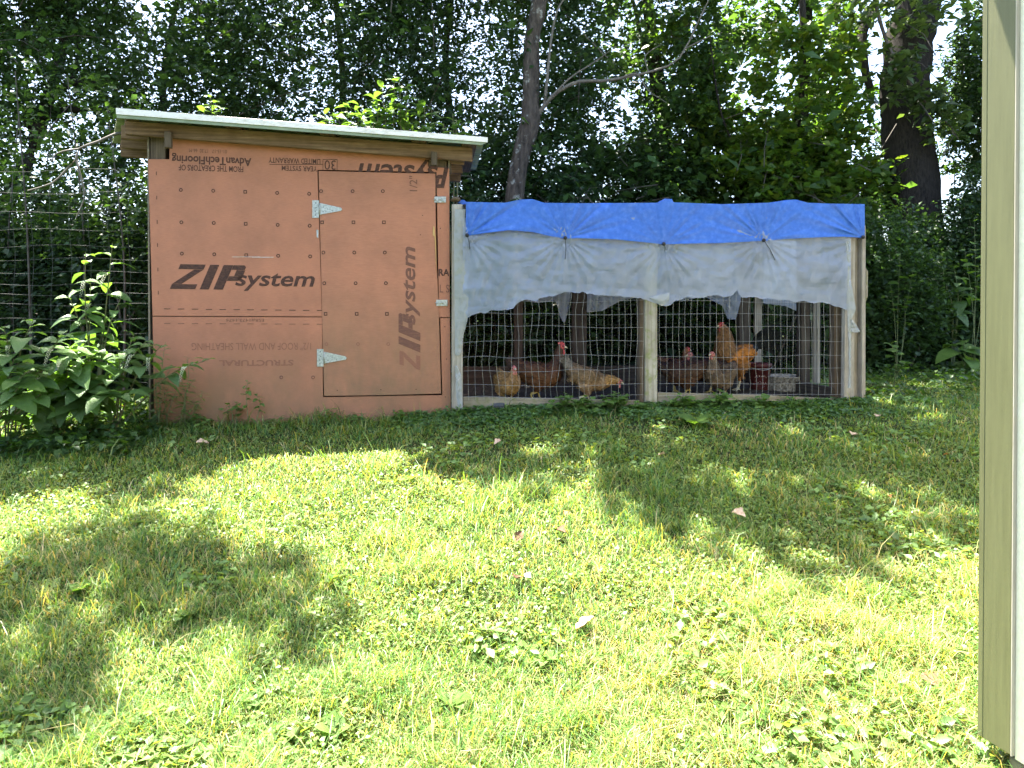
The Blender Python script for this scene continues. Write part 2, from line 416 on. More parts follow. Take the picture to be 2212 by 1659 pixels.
# ------------------------------------------------------------------ print on the sheathing
_font_cache = {}
def text_mesh(body, shear, bold):
    key = (body, shear, bold)
    if key not in _font_cache:
        c = bpy.data.curves.new('print', 'FONT'); c.body = body; c.shear = shear; c.offset = bold; c.resolution_u = 3
        o = bpy.data.objects.new('print', c); COL.objects.link(o); bpy.context.view_layer.update()
        dg = bpy.context.evaluated_depsgraph_get(); me = bpy.data.meshes.new_from_object(o.evaluated_get(dg))
        V = np.array([v.co[:2] for v in me.vertices]); Fc = [tuple(p.vertices) for p in me.polygons]
        bpy.data.objects.remove(o); bpy.data.curves.remove(c); bpy.data.meshes.remove(me)
        V = (V - V.min(0)) / (V.max(0) - V.min(0)); _font_cache[key] = (V, Fc)
    return _font_cache[key]

def place_flat(V, fr, u0, v0, u1, v1, rot, d, slope=0.0):
    a0, z0 = fr.px(u0, v1, d); a1, z1 = fr.px(u1, v0, d); res = []
    for x, y in V:
        if rot == 180: x, y = 1 - x, 1 - y
        elif rot == 90: x, y = 1 - y, x
        res.append(Vector((a0 + (a1 - a0) * x, d, z0 + (z1 - z0) * y - slope * (a1 - a0) * x)))
    return res

def put_text(name, body, fr, box_, rot, d, mat, parent, shear=0.0, bold=0.0, slope=0.0):
    V, Fc = text_mesh(body, shear, bold)
    return mesh_from(name, place_flat(V, fr, *box_, rot, d, slope), Fc, mat, parent)

def zip_shapes(parts='ZIP', shear=.42):
    V = []; Fc = []
    def poly(p, x0, w):
        b = len(V); V.extend([(x0 + w * x + shear * y, y) for x, y in p]); Fc.append(tuple(range(b, b + len(p))))
    if 'Z' in parts:
        poly([(0, 1), (1, 1), (1, .8), (0, .8)], .0, 1.0); poly([(.62, .79), (.99, .79), (.38, .21), (0.01, .21)], .0, 1.0); poly([(0, .2), (1, .2), (1, 0), (0, 0)], 0, 1.0)
    if 'I' in parts: poly([(0, 0), (0, 1), (1, 1), (1, 0)], 1.18, .36)
    if 'P' in parts:
        x = 1.72
        poly([(0, 0), (0, 1), (.4, 1), (.4, 0)], x, .95); poly([(.41, 1), (.88, 1), (.97, .93), (.97, .81), (.41, .81)], x, .95)
        poly([(.63, .80), (1, .80), (1, .56), (.63, .56)], x, .95); poly([(.41, .55), (1, .55), (.97, .43), (.86, .36), (.41, .36)], x, .95)
    A = np.array(V); A = (A - A.min(0)) / (A.max(0) - A.min(0)); return A, Fc

def marks(name, fr, rings, squares, dashes, d, mat, parent, r=4.1):
    """flat printed nail marks: all on one sheet"""
    V = []; Fc = []
    def ringv(u, v, n, rad, rot):
        b = len(V)
        for k in range(n):
            an = 2 * math.pi * k / n + rot
            for q in (rad, rad * .52): V.append(fr.p3(u + math.cos(an) * q, v + math.sin(an) * q, d))
        for k in range(n):
            k2 = (k + 1) % n; Fc.append((b + 2 * k, b + 2 * k2, b + 2 * k2 + 1, b + 2 * k + 1))
    for u, v in rings: ringv(u, v, 12, r, 0)
    for u, v in squares: ringv(u, v, 4, r * 1.3, math.pi / 4)
    for u, v, w, h in dashes:
        b = len(V); V.extend([fr.p3(u, v, d), fr.p3(u + w, v, d), fr.p3(u + w, v + h, d), fr.p3(u, v + h, d)]); Fc.append((b, b + 1, b + 2, b + 3))
    o = mesh_from(name, V, Fc, mat, parent); o['kind'] = 'stuff'; return o

def zr(x, y): return (221.2 + x * .4667, 184.3 + y * .4667)

def build_shed():
    t = SH.empty('chicken_coop', 'rust-red sheathed coop shed with slanted metal roof and a hinged door', 'shed')
    DF = -.0012
    up = sheet('sheathing_panel', SH, [(320, 344), (366, 344), (366, 296), (925, 336), (925, 360.5), (970, 363), (971.6, 685.2), (948.6, 685.0), (943, 371.5), (685.6, 366.6), (695.6, 683.6), (329.5, 682.2)], 0, .012, M['panel'], t)
    lo = sheet('sheathing_panel', SH, [(329.5, 684), (695.8, 685.5), (697.8, 858), (955.6, 853.4), (951, 687), (971.6, 687), (974, 912), (334, 940)], 0, .012, M['panel'], t)
    tag(up, 'upper sheathing sheet with upside-down print'); tag(lo, 'lower sheathing sheet with faded stained print')
    # print on the sheets
    V, Fc = zip_shapes(); mesh_from('printed_lettering', place_flat(V, SH, 366.8, 571.5, 531.5, 624, 0, DF, .012), Fc, M['ink'], up)
    put_text('printed_lettering', 'system', SH, (508, 590, 680, 628), 0, DF, M['ink'], up, .22, .018, .008)
    put_text('printed_lettering', 'AdvanTechFlooring', SH, (371, 334, 543, 353), 180, DF, M['ink'], up, 0, .022, .014)
    put_text('printed_lettering', 'FROM THE CREATORS OF', SH, (386, 358.5, 525.5, 368), 180, DF, M['ink'], up, 0, .012, .008)
    put_text('printed_lettering', '01-15-17   17:30  66 M', SH, (409, 323, 490, 329), 180, DF, M['ink_mid'], up, 0, 0, .008)
    put_text('printed_lettering', 'LIMITED WARRANTY', SH, (580, 342.5, 692, 351.5), 180, DF, M['ink'], up, 0, .012, .008)
    put_text('printed_lettering', 'YEAR SYSTEM', SH, (608.6, 359, 685, 368.5), 180, DF, M['ink'], up, 0, .012, .008)
    put_text('printed_lettering', '30', SH, (701, 346.5, 725, 366.5), 180, DF, M['ink'], up)
    marks('printed_frame', SH, [], [], [(697, 344, 32, 1.2), (697, 344, 1.2, 24), (727.6, 345.2, 1.2, 24), (582, 354.4, 114.8, 1.4)], DF, M['ink'], up)
    put_text('printed_lettering', 'system', SH, (774, 343, 946, 389), 180, DF, M['ink'], up, .22, .02, .012)
    V, Fc = zip_shapes('P'); mesh_from('printed_lettering', place_flat(V, SH, 938, 362, 969, 406, 180, DF - .0002), Fc, M['ink'], up)
    put_text('printed_lettering', 'RA', SH, (947.5, 581, 971, 596), 0, DF, M['ink'], up, 0, .03)
    put_text('printed_lettering', 'L S', SH, (950, 615, 970.5, 632), 0, DF, M['ink_mid'], up)
    put_text('printed_lettering', 'ESR#1473,1474', SH, (488.6, 687.5, 570, 695), 180, DF, M['ink_mid'], lo)
    put_text('printed_lettering', '1/2" ROOF AND WALL SHEATHING', SH, (414, 740, 672, 757.4), 180, DF, M['ink_faded'], lo, 0, .004)
    put_text('printed_lettering', 'STRUCTURAL', SH, (473, 777, 634, 791), 180, DF, M['ink_faded'], lo, 0, .03)
    rings = []; sq = []
    for ys in ((484, 488, 493, 498, 502), (634, 637, 641, 646, 650), (779, 782, 786, 789, 792)):
        for k, y in enumerate(ys):
            x = (363, 513, 661, 809, 957)[k] + (ys[0] - 484) * .016
            (sq if k == 2 else rings).append(zr(x, y))
    dash = [(*zr(285 + 64.3 * k, 1033 + .7 * k), 14, 1.5) for k in range(12)]
    dash += [(*zr(248 + .016 * (y - 408), y - 9), 1.6, 8) for y in (408, 520, 633, 740, 853, 960)]
    marks('printed_nail_marks', SH, rings, sq, dash, DF, M['ink'], up)
    marks('printed_nail_marks', SH, [zr(975, 1352), zr(828, 1352), zr(1185, 1352 + 400)][:2], [], [(*zr(285 + 64.3 * k, 1101 + .3 * k), 14, 1.3) for k in range(12)], DF, M['ink_mid'], lo)
    marks('chalk_scratch', SH, [], [], [(501, 554.5, 60, .9), (545, 555, 46, 1.2)], DF - .0004, M['white'], up)
    marks('nail_hole', SH, [], [], [(*zr(x, y), 2, 2) for x, y in ((1562, 660), (1583, 1115), (1590, 1265), (1585, 1440))], DF, M['hole'], lo)
    # door
    D0 = -.006
    dr = sheet('door', SH, [(688.2, 369.2), (814, 372.5), (940.3, 375.2), (941.2, 470), (943, 560), (947.6, 665), (952.8, 850), (830, 853.4), (700.2, 855.2), (694, 600)], D0, .018, M['door'], t)
    tag(dr, 'sheathing door panel with sideways print and a green-brown dirty lower half')
    DD = D0 - .0012
    rings = [zr(x, 490) for x in (1012, 1158, 1298)] + [zr(x, 774) for x in (1023, 1166, 1307)] + [zr(x, 916) for x in (1027, 1172, 1312)]
    sq = [zr(x, 634) for x in (1017, 1162, 1303)] + [zr(x, 1058) for x in (1033, 1177, 1317)]
    marks('printed_nail_marks', SH, rings, sq, [], DD, M['ink'], dr); marks('printed_nail_marks', SH, [zr(x, 1198) for x in (1037, 1183, 1323)], [], [], DD, M['ink_faded'], dr)
    put_text('printed_lettering', '1/2"', SH, (884, 380, 901.5, 413), 90, DD, M['ink_mid'], dr, 0, .008)
    V, Fc = zip_shapes('IP'); mesh_from('printed_lettering', place_flat(V, SH, 861, 676, 908, 762, 90, DD), Fc, M['ink_mid'], dr)
    V, Fc = zip_shapes('Z'); mesh_from('printed_lettering', place_flat(V, SH, 863, 757, 908, 800, 90, DD), Fc, M['ink_faded'], dr)
    put_text('printed_lettering', 'system', SH, (871, 533, 907, 702), 90, DD - .0002, M['ink_mid'], dr, .22, .018)
    marks('nail_hole', SH, [], [], [(*zr(x, y), 1.8, 1.8) for x, y in ((1085, 1410), (1287, 1407), (1450, 1405), (1480, 600), (1470, 690))], DD, M['hole'], dr)
    # strap hinges
    for (u, v, k) in ((690.5, 451.5, 0), (700.5, 773, 1)):
        h = sheet('strap_hinge', SH, [(u + 1, v - 13), (u + 1, v + 12), (u + 46, v + 3.8), (u + 48.5, v + .5), (u + 46, v - 3)], D0 - .006, .004, M['zinc'], dr)
        slab('hinge_plate', SH, [(u - 16, v - 19), (u - 1.6, v - 19), (u - 1.6, v + 19), (u - 16, v + 19)], -.0065, .004, M['zinc'], h, .0008)
        a, z0 = SH.px(u, v - 13, D0 - .008); _, z1 = SH.px(u, v + 13, D0 - .008)
        tubes('hinge_pin', [([(a, D0 - .008, z0), (a, D0 - .008, z1)], .0045)], M['zinc'], h, 8, caps=True)
        marks('screw_hole', SH, [], [], [(u - 9.5 + dx, v + dy, 1.8, 1.8) for dx, dy in ((0, -14), (-1, 12), (1, -4), (-1, 4))] , -.0078, M['hole'], h)
        marks('screw_hole', SH, [], [], [(u + dx, v + dy, 1.6, 1.6) for dx, dy in ((7, -5), (7, 5), (16, -1), (26, 2))], D0 - .0072, M['hole'], h)
    # slide latches
    for (u0, v0, u1, v1) in ((938.5, 424.5, 963.5, 437.5), (942.5, 647.5, 966.5, 661)):
        la = slab('slide_latch', SH, [(u0, v0), (u1, v0), (u1, v1), (u0, v1)], -.0105, .004, M['zinc'], t, .0008)
        vm = (v0 + v1) / 2; p0 = SH.p3(u0 - 2, vm, -.016); p1 = SH.p3(u1 - 4, vm, -.016)
        tubes('bolt', [([p0, p1], .004)], M['zinc'], la, 8, caps=True)
        for q in (.25, .75):
            uu = u0 + (u1 - u0) * q
            slab('bolt_guide', SH, [(uu - 2, v0 + 2.6), (uu + 2, v0 + 2.6), (uu + 2, v1 - 2.6), (uu - 2, v1 - 2.6)], -.022, .0114, M['zinc'], la, .0006)
    slab('hasp_plate', SH, [(683.5, 496), (688, 497), (687.6, 514), (684, 512)], -.004, .003, M['zinc'], t, 0)
    sheet('splinter', SH, [(936, 488), (939, 490), (939.6, 500), (941.6, 520), (943.2, 590), (941.2, 560), (938.6, 511), (934.6, 508), (935, 498)], -.012, .006, M['splinter'], dr)
    # frame: corner posts, back walls
    slab('corner_post', SH, [(325, 288), (357, 290), (357, 420), (325, 420)], .014, .09, M['wood_z'], t)
    slab('corner_post', SH, [(925, 334), (964.5, 336), (965, 420), (925, 420)], .014, .09, M['wood_z'], t)
    aL, _ = SH.px(320, 344); aR, _ = SH.px(972, 600); DP = .8
    zt = SH.px(320, 292, .1)[1]; ztr = SH.px(970, 338, .1)[1]
    hexa('side_wall', [(aL + .002, .013, -.1), (aL + .014, .013, -.1), (aL + .014, DP, -.1), (aL + .002, DP, -.1), (aL - .012, .013, zt), (aL, .013, zt), (aL, DP, zt), (aL - .012, DP, zt)], M['osb'], t, 0)
    hexa('side_wall', [(aR - .014, .013, -.1), (aR - .002, .013, -.1), (aR - .002, DP, -.1), (aR - .014, DP, -.1), (aR - .014, .013, ztr), (aR - .002, .013, ztr), (aR - .002, DP, ztr), (aR - .014, DP, ztr)], M['osb'], t, 0)
    hexa('back_wall', [(aL + .016, DP - .012, -.1), (aR - .016, DP - .012, -.1), (aR - .016, DP, -.1), (aL + .016, DP, -.1), (aL + .003, DP - .012, zt), (aR - .016, DP - .012, ztr), (aR - .016, DP, ztr), (aL + .003, DP, zt)], M['panel'], t, 0)
    slab('stud_end', SH, [(966.5, 352), (975, 352.5), (975.5, 375), (967, 375)], .03, .04, M['wood_z'], t)
    # roof: front rafter, inner rafters, purlins, corrugated sheet, white trim
    d = -.085
    slab('rafter', SH, [(269, 260.5), (1020, 319), (1020.5, 348), (269.5, 290)], d, .038, M['wood_x'], t)
    P = [SH.p3(269, 260.5, d), SH.p3(1020, 319, d), SH.p3(1020.5, 348, d), SH.p3(269.5, 290, d)]
    for k, (dd, th) in enumerate(((.05, .038), (.40, .038), (.77, .038))):
        lf = -.02 - .42 * (dd + .1)
        s = (P[1].z - P[0].z) / (P[1].x - P[0].x)
        c = [Vector((P[0].x + lf, dd, P[0].z - .003 - s * -lf)), Vector((P[1].x - .06, dd, P[1].z - .003)), Vector((P[2].x - .06, dd, P[2].z - .003)), Vector((P[3].x + lf, dd, P[3].z - .003 - s * -lf))]
        hexa('rafter', c + [p + Vector((0, th, 0)) for p in c], M['wood_x'], t)
    s = (P[1].z - P[0].z) / (P[1].x - P[0].x)
    for k, (u0, u1) in enumerate(((267, 296), (481, 513), (689, 720), (888, 920), (998, 1030))):
        a0, _ = SH.px(u0, 270, -.17); a1, _ = SH.px(u1, 270, -.17)
        za = P[0].z + s * (a0 - P[0].x) + .003; zb = P[0].z + s * (a1 - P[0].x) + .003
        q = -.17 if k else -.13; x0 = 0
        hexa('purlin', [(a0, q, za), (a1, q, zb), (a1, q, zb + .034), (a0, q, za + .034), (a0 - (.45 * 1.05 if k == 0 else 0), 0.9, za), (a1 - (.45 * 1.05 if k == 0 else 0), 0.9, zb), (a1 - (.45 * 1.05 if k == 0 else 0), 0.9, zb + .034), (a0 - (.45 * 1.05 if k == 0 else 0), 0.9, za + .034)], M['wood_y'], t)
    T0 = SH.p3(252, 246, -.24); T1 = SH.p3(1051, 307, -.24); st = (T1.z - T0.z) / (T1.x - T0.x)
    nd = 110; V = []; Fc = []
    zlow = P[0].z + .040 - s * P[0].x                # plane of the purlin tops
    for i in range(nd + 1):
        dd = -.235 + (.95 + .235) * i / nd; ph = (dd / .068) % 1; h = .014 * min(1, max(0, (abs(ph - .5) * 2 - .35) * 3.5))
        for a in (T0.x + .01 - .46 * (dd + .235), T1.x - .01): V.append((a, dd, zlow + s * a + h + .001))
    for i in range(nd): Fc.append((2 * i, 2 * i + 1, 2 * i + 3, 2 * i + 2))
    rs = mesh_from('roof_sheet', V, Fc, M['roof'], t); sm = rs.modifiers.new('thick', 'SOLIDIFY'); sm.thickness = .0025
    c = [SH.p3(250, 233, -.245), SH.p3(1053.5, 296.5, -.245), SH.p3(1053.5, 307.5, -.245), SH.p3(250.5, 246.5, -.245)]
    hexa('rake_trim', c + [p + Vector((0, .004, 0)) for p in c], M['trim'], t, .001)
    c2 = [c[0] + Vector((0, .0042, -.0002)), c[1] + Vector((0, .0042, -.0002)), c[1] + Vector((0, .10, -.004)), c[0] + Vector((-.03, .10, -.004))]
    hexa('rake_trim_top', [p - Vector((0, 0, .003)) for p in c2] + c2, M['trim'], t, 0)
    slab('drip_edge', SH, [(251.5, 247), (1052, 308.2), (1040, 313), (253, 254.5)], -.236, .003, M['roof'], t, 0)
    # toggle blocks and stub boards
    slab('block', SH, [(354.5, 283), (369, 284), (369.5, 319), (355, 318)], -.125, .038, M['wood_z'], t)
    slab('block', SH, [(931.5, 327), (944.5, 328), (944.5, 357), (931.5, 356.5)], -.125, .038, M['wood_z'], t)
    return t
build_shed()

# ------------------------------------------------------------------ the house corner on the right
def build_house():
    c0 = Vector((1.412, 2.13)); t = Vector((.2756, -.9613)); no = Vector((-.9613, -.2756)); inn = -no
    th = thing('outbuilding', 'corner of a cream-sided building with khaki corner board at right edge', 'building', (c0.x, c0.y, .16))
    iv = inv_of(th)
    def pt(s, q, z): p = c0 + t * s + inn * q; return (p.x, p.y, z)
    zb, zt = .245, 3.3
    def prism(name, s0, s1, q0, q1, z0, z1, mat, bev=.002, sl=0.0, lean=0.0):
        b = [pt(s0, q0, z0 + sl), pt(s1, q0, z0), pt(s1, q1, z0), pt(s0, q1, z0 + sl)]
        u = [(p[0] + lean * (z1 - z0), p[1], z1) for p in b]
        return hexa(name, b + u, mat, th, bev, iv)
    L = .0072
    prism('corner_board', 0, .087, 0, .019, zb, zt, M['olive'], .0015, 0, L)
    prism('corner_board_edge', .0872, .0905, -.0005, .019, zb - .003, zt, M['cream2'], .0005, 0, L)
    prism('corner_board', -.019, -.0005, .0, .1, zb, zt, M['olive'], .002, 0, L)
    prism('siding_wall', .0907, 5.2, .012, .03, zb - .012, zt, M['cream'], .001, 0, L)
    prism('end_wall', 0.001, .018, .1005, 3.6, zb - .01, zt, M['cream'], .001, 0, L)
    prism('foundation', .06, 5.1, .024, 3.5, -.2, zb - .02, M['concrete'], .006)
    prism('roof', -.25, 5.4, -.28, 3.9, zt + .03, zt + .12, M['trim'], .01)
build_house()
# ------------------------------------------------------------------ chicken run
def tarp_mat():
    m, n, o = new_mat('blue_tarp'); v = mapping(n, (1, 1, 1)); a = noise_node(n, 25, v, 5, .65); b = noise_node(n, 3, v, 3)
    w1 = N(n, 'ShaderNodeTexWave'); w1.bands_direction = 'X'; w1.inputs['Scale'].default_value = 38; w1.inputs['Distortion'].default_value = .6
    w2 = N(n, 'ShaderNodeTexWave'); w2.bands_direction = 'Z'; w2.inputs['Scale'].default_value = 38; w2.inputs['Distortion'].default_value = .6
    n.links.new(v, w1.inputs[0]); n.links.new(v, w2.inputs[0])
    mw = N(n, 'ShaderNodeMath', operation='ADD'); n.links.new(w1.outputs['Fac'], mw.inputs[0]); n.links.new(w2.outputs['Fac'], mw.inputs[1])
    ma = N(n, 'ShaderNodeMath', operation='MULTIPLY_ADD'); ma.inputs[1].default_value = .12; n.links.new(mw.outputs[0], ma.inputs[0]); n.links.new(a.outputs[0], ma.inputs[2])
    rp = ramp(n, ma.outputs[0], [(.3, (.035, .12, .46)), (.62, (.05, .17, .6)), (.9, (.12, .27, .72))])
    p = N(n, 'ShaderNodeBsdfPrincipled'); p.inputs['Roughness'].default_value = .42; p.inputs['Specular IOR Level'].default_value = .45
    n.links.new(rp.outputs[0], p.inputs['Base Color']); n.links.new(bump(n, ma.outputs[0], .35, .006), p.inputs['Normal'])
    t = N(n, 'ShaderNodeBsdfTranslucent'); t.inputs[0].default_value = (.03, .14, .7, 1)
    mx = N(n, 'ShaderNodeMixShader'); mx.inputs[0].default_value = .25; n.links.new(p.outputs[0], mx.inputs[1]); n.links.new(t.outputs[0], mx.inputs[2]); n.links.new(mx.outputs[0], o.inputs[0]); return m

def plastic_mat(name, clear, c=(.62, .66, .7)):
    m, n, o = new_mat(name); v = mapping(n, (1, 1, 1)); v2 = mapping(n, (.35, 1, 1.6)); a = noise_node(n, 8, v2, 5, .6); b = noise_node(n, 3.5, v, 4)
    p = N(n, 'ShaderNodeBsdfPrincipled'); p.inputs['Base Color'].default_value = (*c, 1); p.inputs['Roughness'].default_value = .2; p.inputs['Specular IOR Level'].default_value = .7
    n.links.new(bump(n, a.outputs[0], .7, .035), p.inputs['Normal'])
    tl = N(n, 'ShaderNodeBsdfTranslucent'); tl.inputs[0].default_value = (*c, 1)
    m1 = N(n, 'ShaderNodeMixShader'); m1.inputs[0].default_value = .35; n.links.new(p.outputs[0], m1.inputs[1]); n.links.new(tl.outputs[0], m1.inputs[2])
    tr = N(n, 'ShaderNodeBsdfTransparent'); mx = N(n, 'ShaderNodeMixShader')
    rp = ramp(n, b.outputs[0], [(.3, (clear * .8,) * 3), (.7, (min(1, clear * 1.25),) * 3)])
    n.links.new(rp.outputs[0], mx.inputs[0]); n.links.new(m1.outputs[0], mx.inputs[1]); n.links.new(tr.outputs[0], mx.inputs[2]); n.links.new(mx.outputs[0], o.inputs[0]); return m

M['tarp'] = tarp_mat(); M['plastic'] = plastic_mat('milky_plastic_sheet', .36, (.47, .53, .65)); M['plastic_thin'] = plastic_mat('thin_plastic_shreds', .3, (.5, .52, .5))
M['bucket'] = simple_mat('dusty_red_plastic', (.045, .007, .007), (.095, .018, .016), 16, .55, bs=.1)
M['pan'] = simple_mat('mottled_galvanised_pan', (.14, .12, .09), (.42, .38, .31), 45, .75, .1, bs=.2, lo=.4, hi=.62)
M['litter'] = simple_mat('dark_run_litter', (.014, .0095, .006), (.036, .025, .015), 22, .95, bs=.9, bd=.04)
M['block'] = simple_mat('dark_grey_plastic', (.035, .037, .042), (.07, .074, .08), 20, .6, bs=.05)

def Z2(x, y): return ((1250 + x * .6103) / 1.3562, (520 + y * .6103) / 1.3562)
RUN_D = 1.95
TOPZ = PE.px(1434, 437, 0)[1]

def wire_panel(name, a0, a1, z0, z1, place, parent, rad=.0011, da=.0535, hz=None, wob=.004, seed=1, mt='wire'):
    """welded wire: verticals and horizontals with a little sag"""
    r = np.random.default_rng(seed); lines = []
    na = int((a1 - a0) / da); nzs = 16
    def bend(a, z): return .004 * math.sin(a * 7.3 + seed) + wob * (vnoise(np.array([[a * 6, z * 5, seed]]), seed)[0] - .5) * 4 * (1.15 - min(1, (z - z0) / (z1 - z0)))
    for i in range(na + 1):
        a = a0 + (a1 - a0) * i / na
        lines.append(([place(a + bend(a, z), z, 0) for z in np.linspace(z0, z1, nzs)], rad))
    hz = hz or list(np.arange(z0 + .02, z1, .112))
    for z in hz:
        lines.append(([place(a, z + .006 * math.sin(a * 3.1 + z * 9) + wob * (vnoise(np.array([[a * 4, z * 9, 2.]]), seed + 5)[0] - .5) * 2.2, -rad * 1.6) for a in np.linspace(a0, a1, 40)], rad))
    o = tubes(name, lines, M[mt], parent, 4); o['kind'] = 'stuff'; return o

def build_run():
    t = PE.empty('chicken_run', 'weathered timber and welded wire chicken run beside the rust-red coop', 'chicken run')
    S = lambda n, uv, d, th, m, bev=.004: slab(n, PE, uv, d, th, M[m], t, bev)
    # front posts and sills
    S('post', [(976, 441), (999, 441), (1000, 905), (975.5, 907)], 0, .09, 'grey_z')
    S('post_board', [(1000.5, 455), (1010, 455), (1011, 600), (1001, 600)], .03, .05, 'grey_z')
    S('post', [(1394, 445), (1420, 445), (1420, 900), (1394, 900)], -.004, .089, 'grey_zm')
    S('post', [(1382, 445), (1393.4, 445), (1393.4, 900), (1382, 900)], .03, .09, 'wood_z')  # left side face of the middle post, its shade put into browner wood
    S('post', [(1803, 445), (1827, 445), (1826.5, 885), (1802, 885)], .12, .09, 'wood_z')
    S('post', [(1827.5, 447), (1849, 447), (1845, 892), (1824, 892)], 0, .06, 'grey_z')
    S('post', [(1845, 447), (1861, 447), (1862, 890), (1843, 890)], .062, .06, 'grey_z')
    S('post', [(1862.5, 487), (1870.5, 487), (1870, 885), (1862, 885)], -.01, .09, 'grey_z')
    S('side_batten', [(1870.8, 578), (1875.5, 586), (1875, 640), (1871, 652)], .05, .03, 'grey_zm')
    S('sill', [(1000.5, 857.5), (1382, 865), (1382, 890), (1000.5, 894)], .012, .038, 'grey_x')
    S('sill', [(1420.5, 848), (1655, 853.5), (1655, 882), (1420.5, 886)], .012, .038, 'grey_x')
    S('sill', [(1656, 854), (1800, 861), (1824, 871), (1656, 876)], .010, .038, 'grey_x')
    S('header', [(1000.5, 441), (1826, 445), (1826, 470), (1000.5, 466)], .02, .035, 'dark_x')
    # side and back timbers
    def B(n, a0, a1, d0, d1, z0, z1, m, bev=.004): return box(n, (a0, d0, z0), (a1, d1, z1), M[m], t, bev)
    def at(u, d): return PE.px(u, 700, d)[0]
    dB = RUN_D
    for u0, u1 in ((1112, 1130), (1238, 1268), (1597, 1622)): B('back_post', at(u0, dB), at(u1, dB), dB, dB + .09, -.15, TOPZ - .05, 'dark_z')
    B('back_post', at(1632, dB + .02), at(1646, dB + .02), dB + .03, dB + .08, -.15, TOPZ - .05, 'grey_z')
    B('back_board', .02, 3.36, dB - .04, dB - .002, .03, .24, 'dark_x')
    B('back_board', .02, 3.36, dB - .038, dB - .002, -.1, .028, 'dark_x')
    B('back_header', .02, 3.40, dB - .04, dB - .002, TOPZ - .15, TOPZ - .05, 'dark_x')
    aR = 3.40
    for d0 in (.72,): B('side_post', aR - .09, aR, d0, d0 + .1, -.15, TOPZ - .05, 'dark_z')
    B('side_batten', aR - .05, aR - .022, 0.50, .525, .16, TOPZ - .1, 'grey_z'); B('side_batten', aR - .05, aR - .025, 0.56, .585, .16, TOPZ - .1, 'grey_z')
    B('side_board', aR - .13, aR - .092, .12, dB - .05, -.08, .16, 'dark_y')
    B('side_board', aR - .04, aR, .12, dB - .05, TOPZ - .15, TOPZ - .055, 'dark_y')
    for d in (.5, 1.0, 1.5): B('roof_joist', .03, 3.39, d, d + .038, TOPZ - .10, TOPZ - .012, 'dark_x')
    # litter floor
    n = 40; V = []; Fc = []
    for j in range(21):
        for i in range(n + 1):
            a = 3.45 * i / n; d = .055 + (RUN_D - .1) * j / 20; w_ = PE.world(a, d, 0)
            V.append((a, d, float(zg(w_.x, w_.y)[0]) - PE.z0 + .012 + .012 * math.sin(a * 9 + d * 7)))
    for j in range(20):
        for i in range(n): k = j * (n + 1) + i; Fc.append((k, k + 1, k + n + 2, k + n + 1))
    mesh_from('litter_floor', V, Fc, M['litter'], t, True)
    # wire
    zb = PE.px(1200, 866)[1]
    rows = [PE.px(1300, v)[1] for v in (855, 830, 798, 769.5, 738, 706, 678, 650, 620, 590, 560, 530, 500, 470)]
    pl = lambda dep: (lambda a, z, q: Vector((a, dep + q, z)))
    aC0, aC1 = PE.px(1390, 700)[0], PE.px(1412, 700)[0]
    wire_panel('wire_mesh', .085, aC0, zb + .01, TOPZ - .06, pl(.0095), t, hz=rows, wob=.012, seed=3)
    rows2 = [z - .004 for z in rows]
    wire_panel('wire_mesh', aC1 + .05, PE.px(1822, 700)[0], zb + .02, TOPZ - .06, pl(.0075), t, hz=rows2, wob=.006, seed=8)
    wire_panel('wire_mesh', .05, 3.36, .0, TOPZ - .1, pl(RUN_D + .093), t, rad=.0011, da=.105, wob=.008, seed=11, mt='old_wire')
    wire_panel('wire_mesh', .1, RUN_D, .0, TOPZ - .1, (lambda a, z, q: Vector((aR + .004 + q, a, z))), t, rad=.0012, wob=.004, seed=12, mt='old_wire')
    # two staples of plastic left on the posts
    return t
RUN = build_run()

def interp_poly(pts):
    xs = [p[0] for p in pts]; ys = [p[1] for p in pts]
    return lambda x: float(np.interp(x, xs, ys))

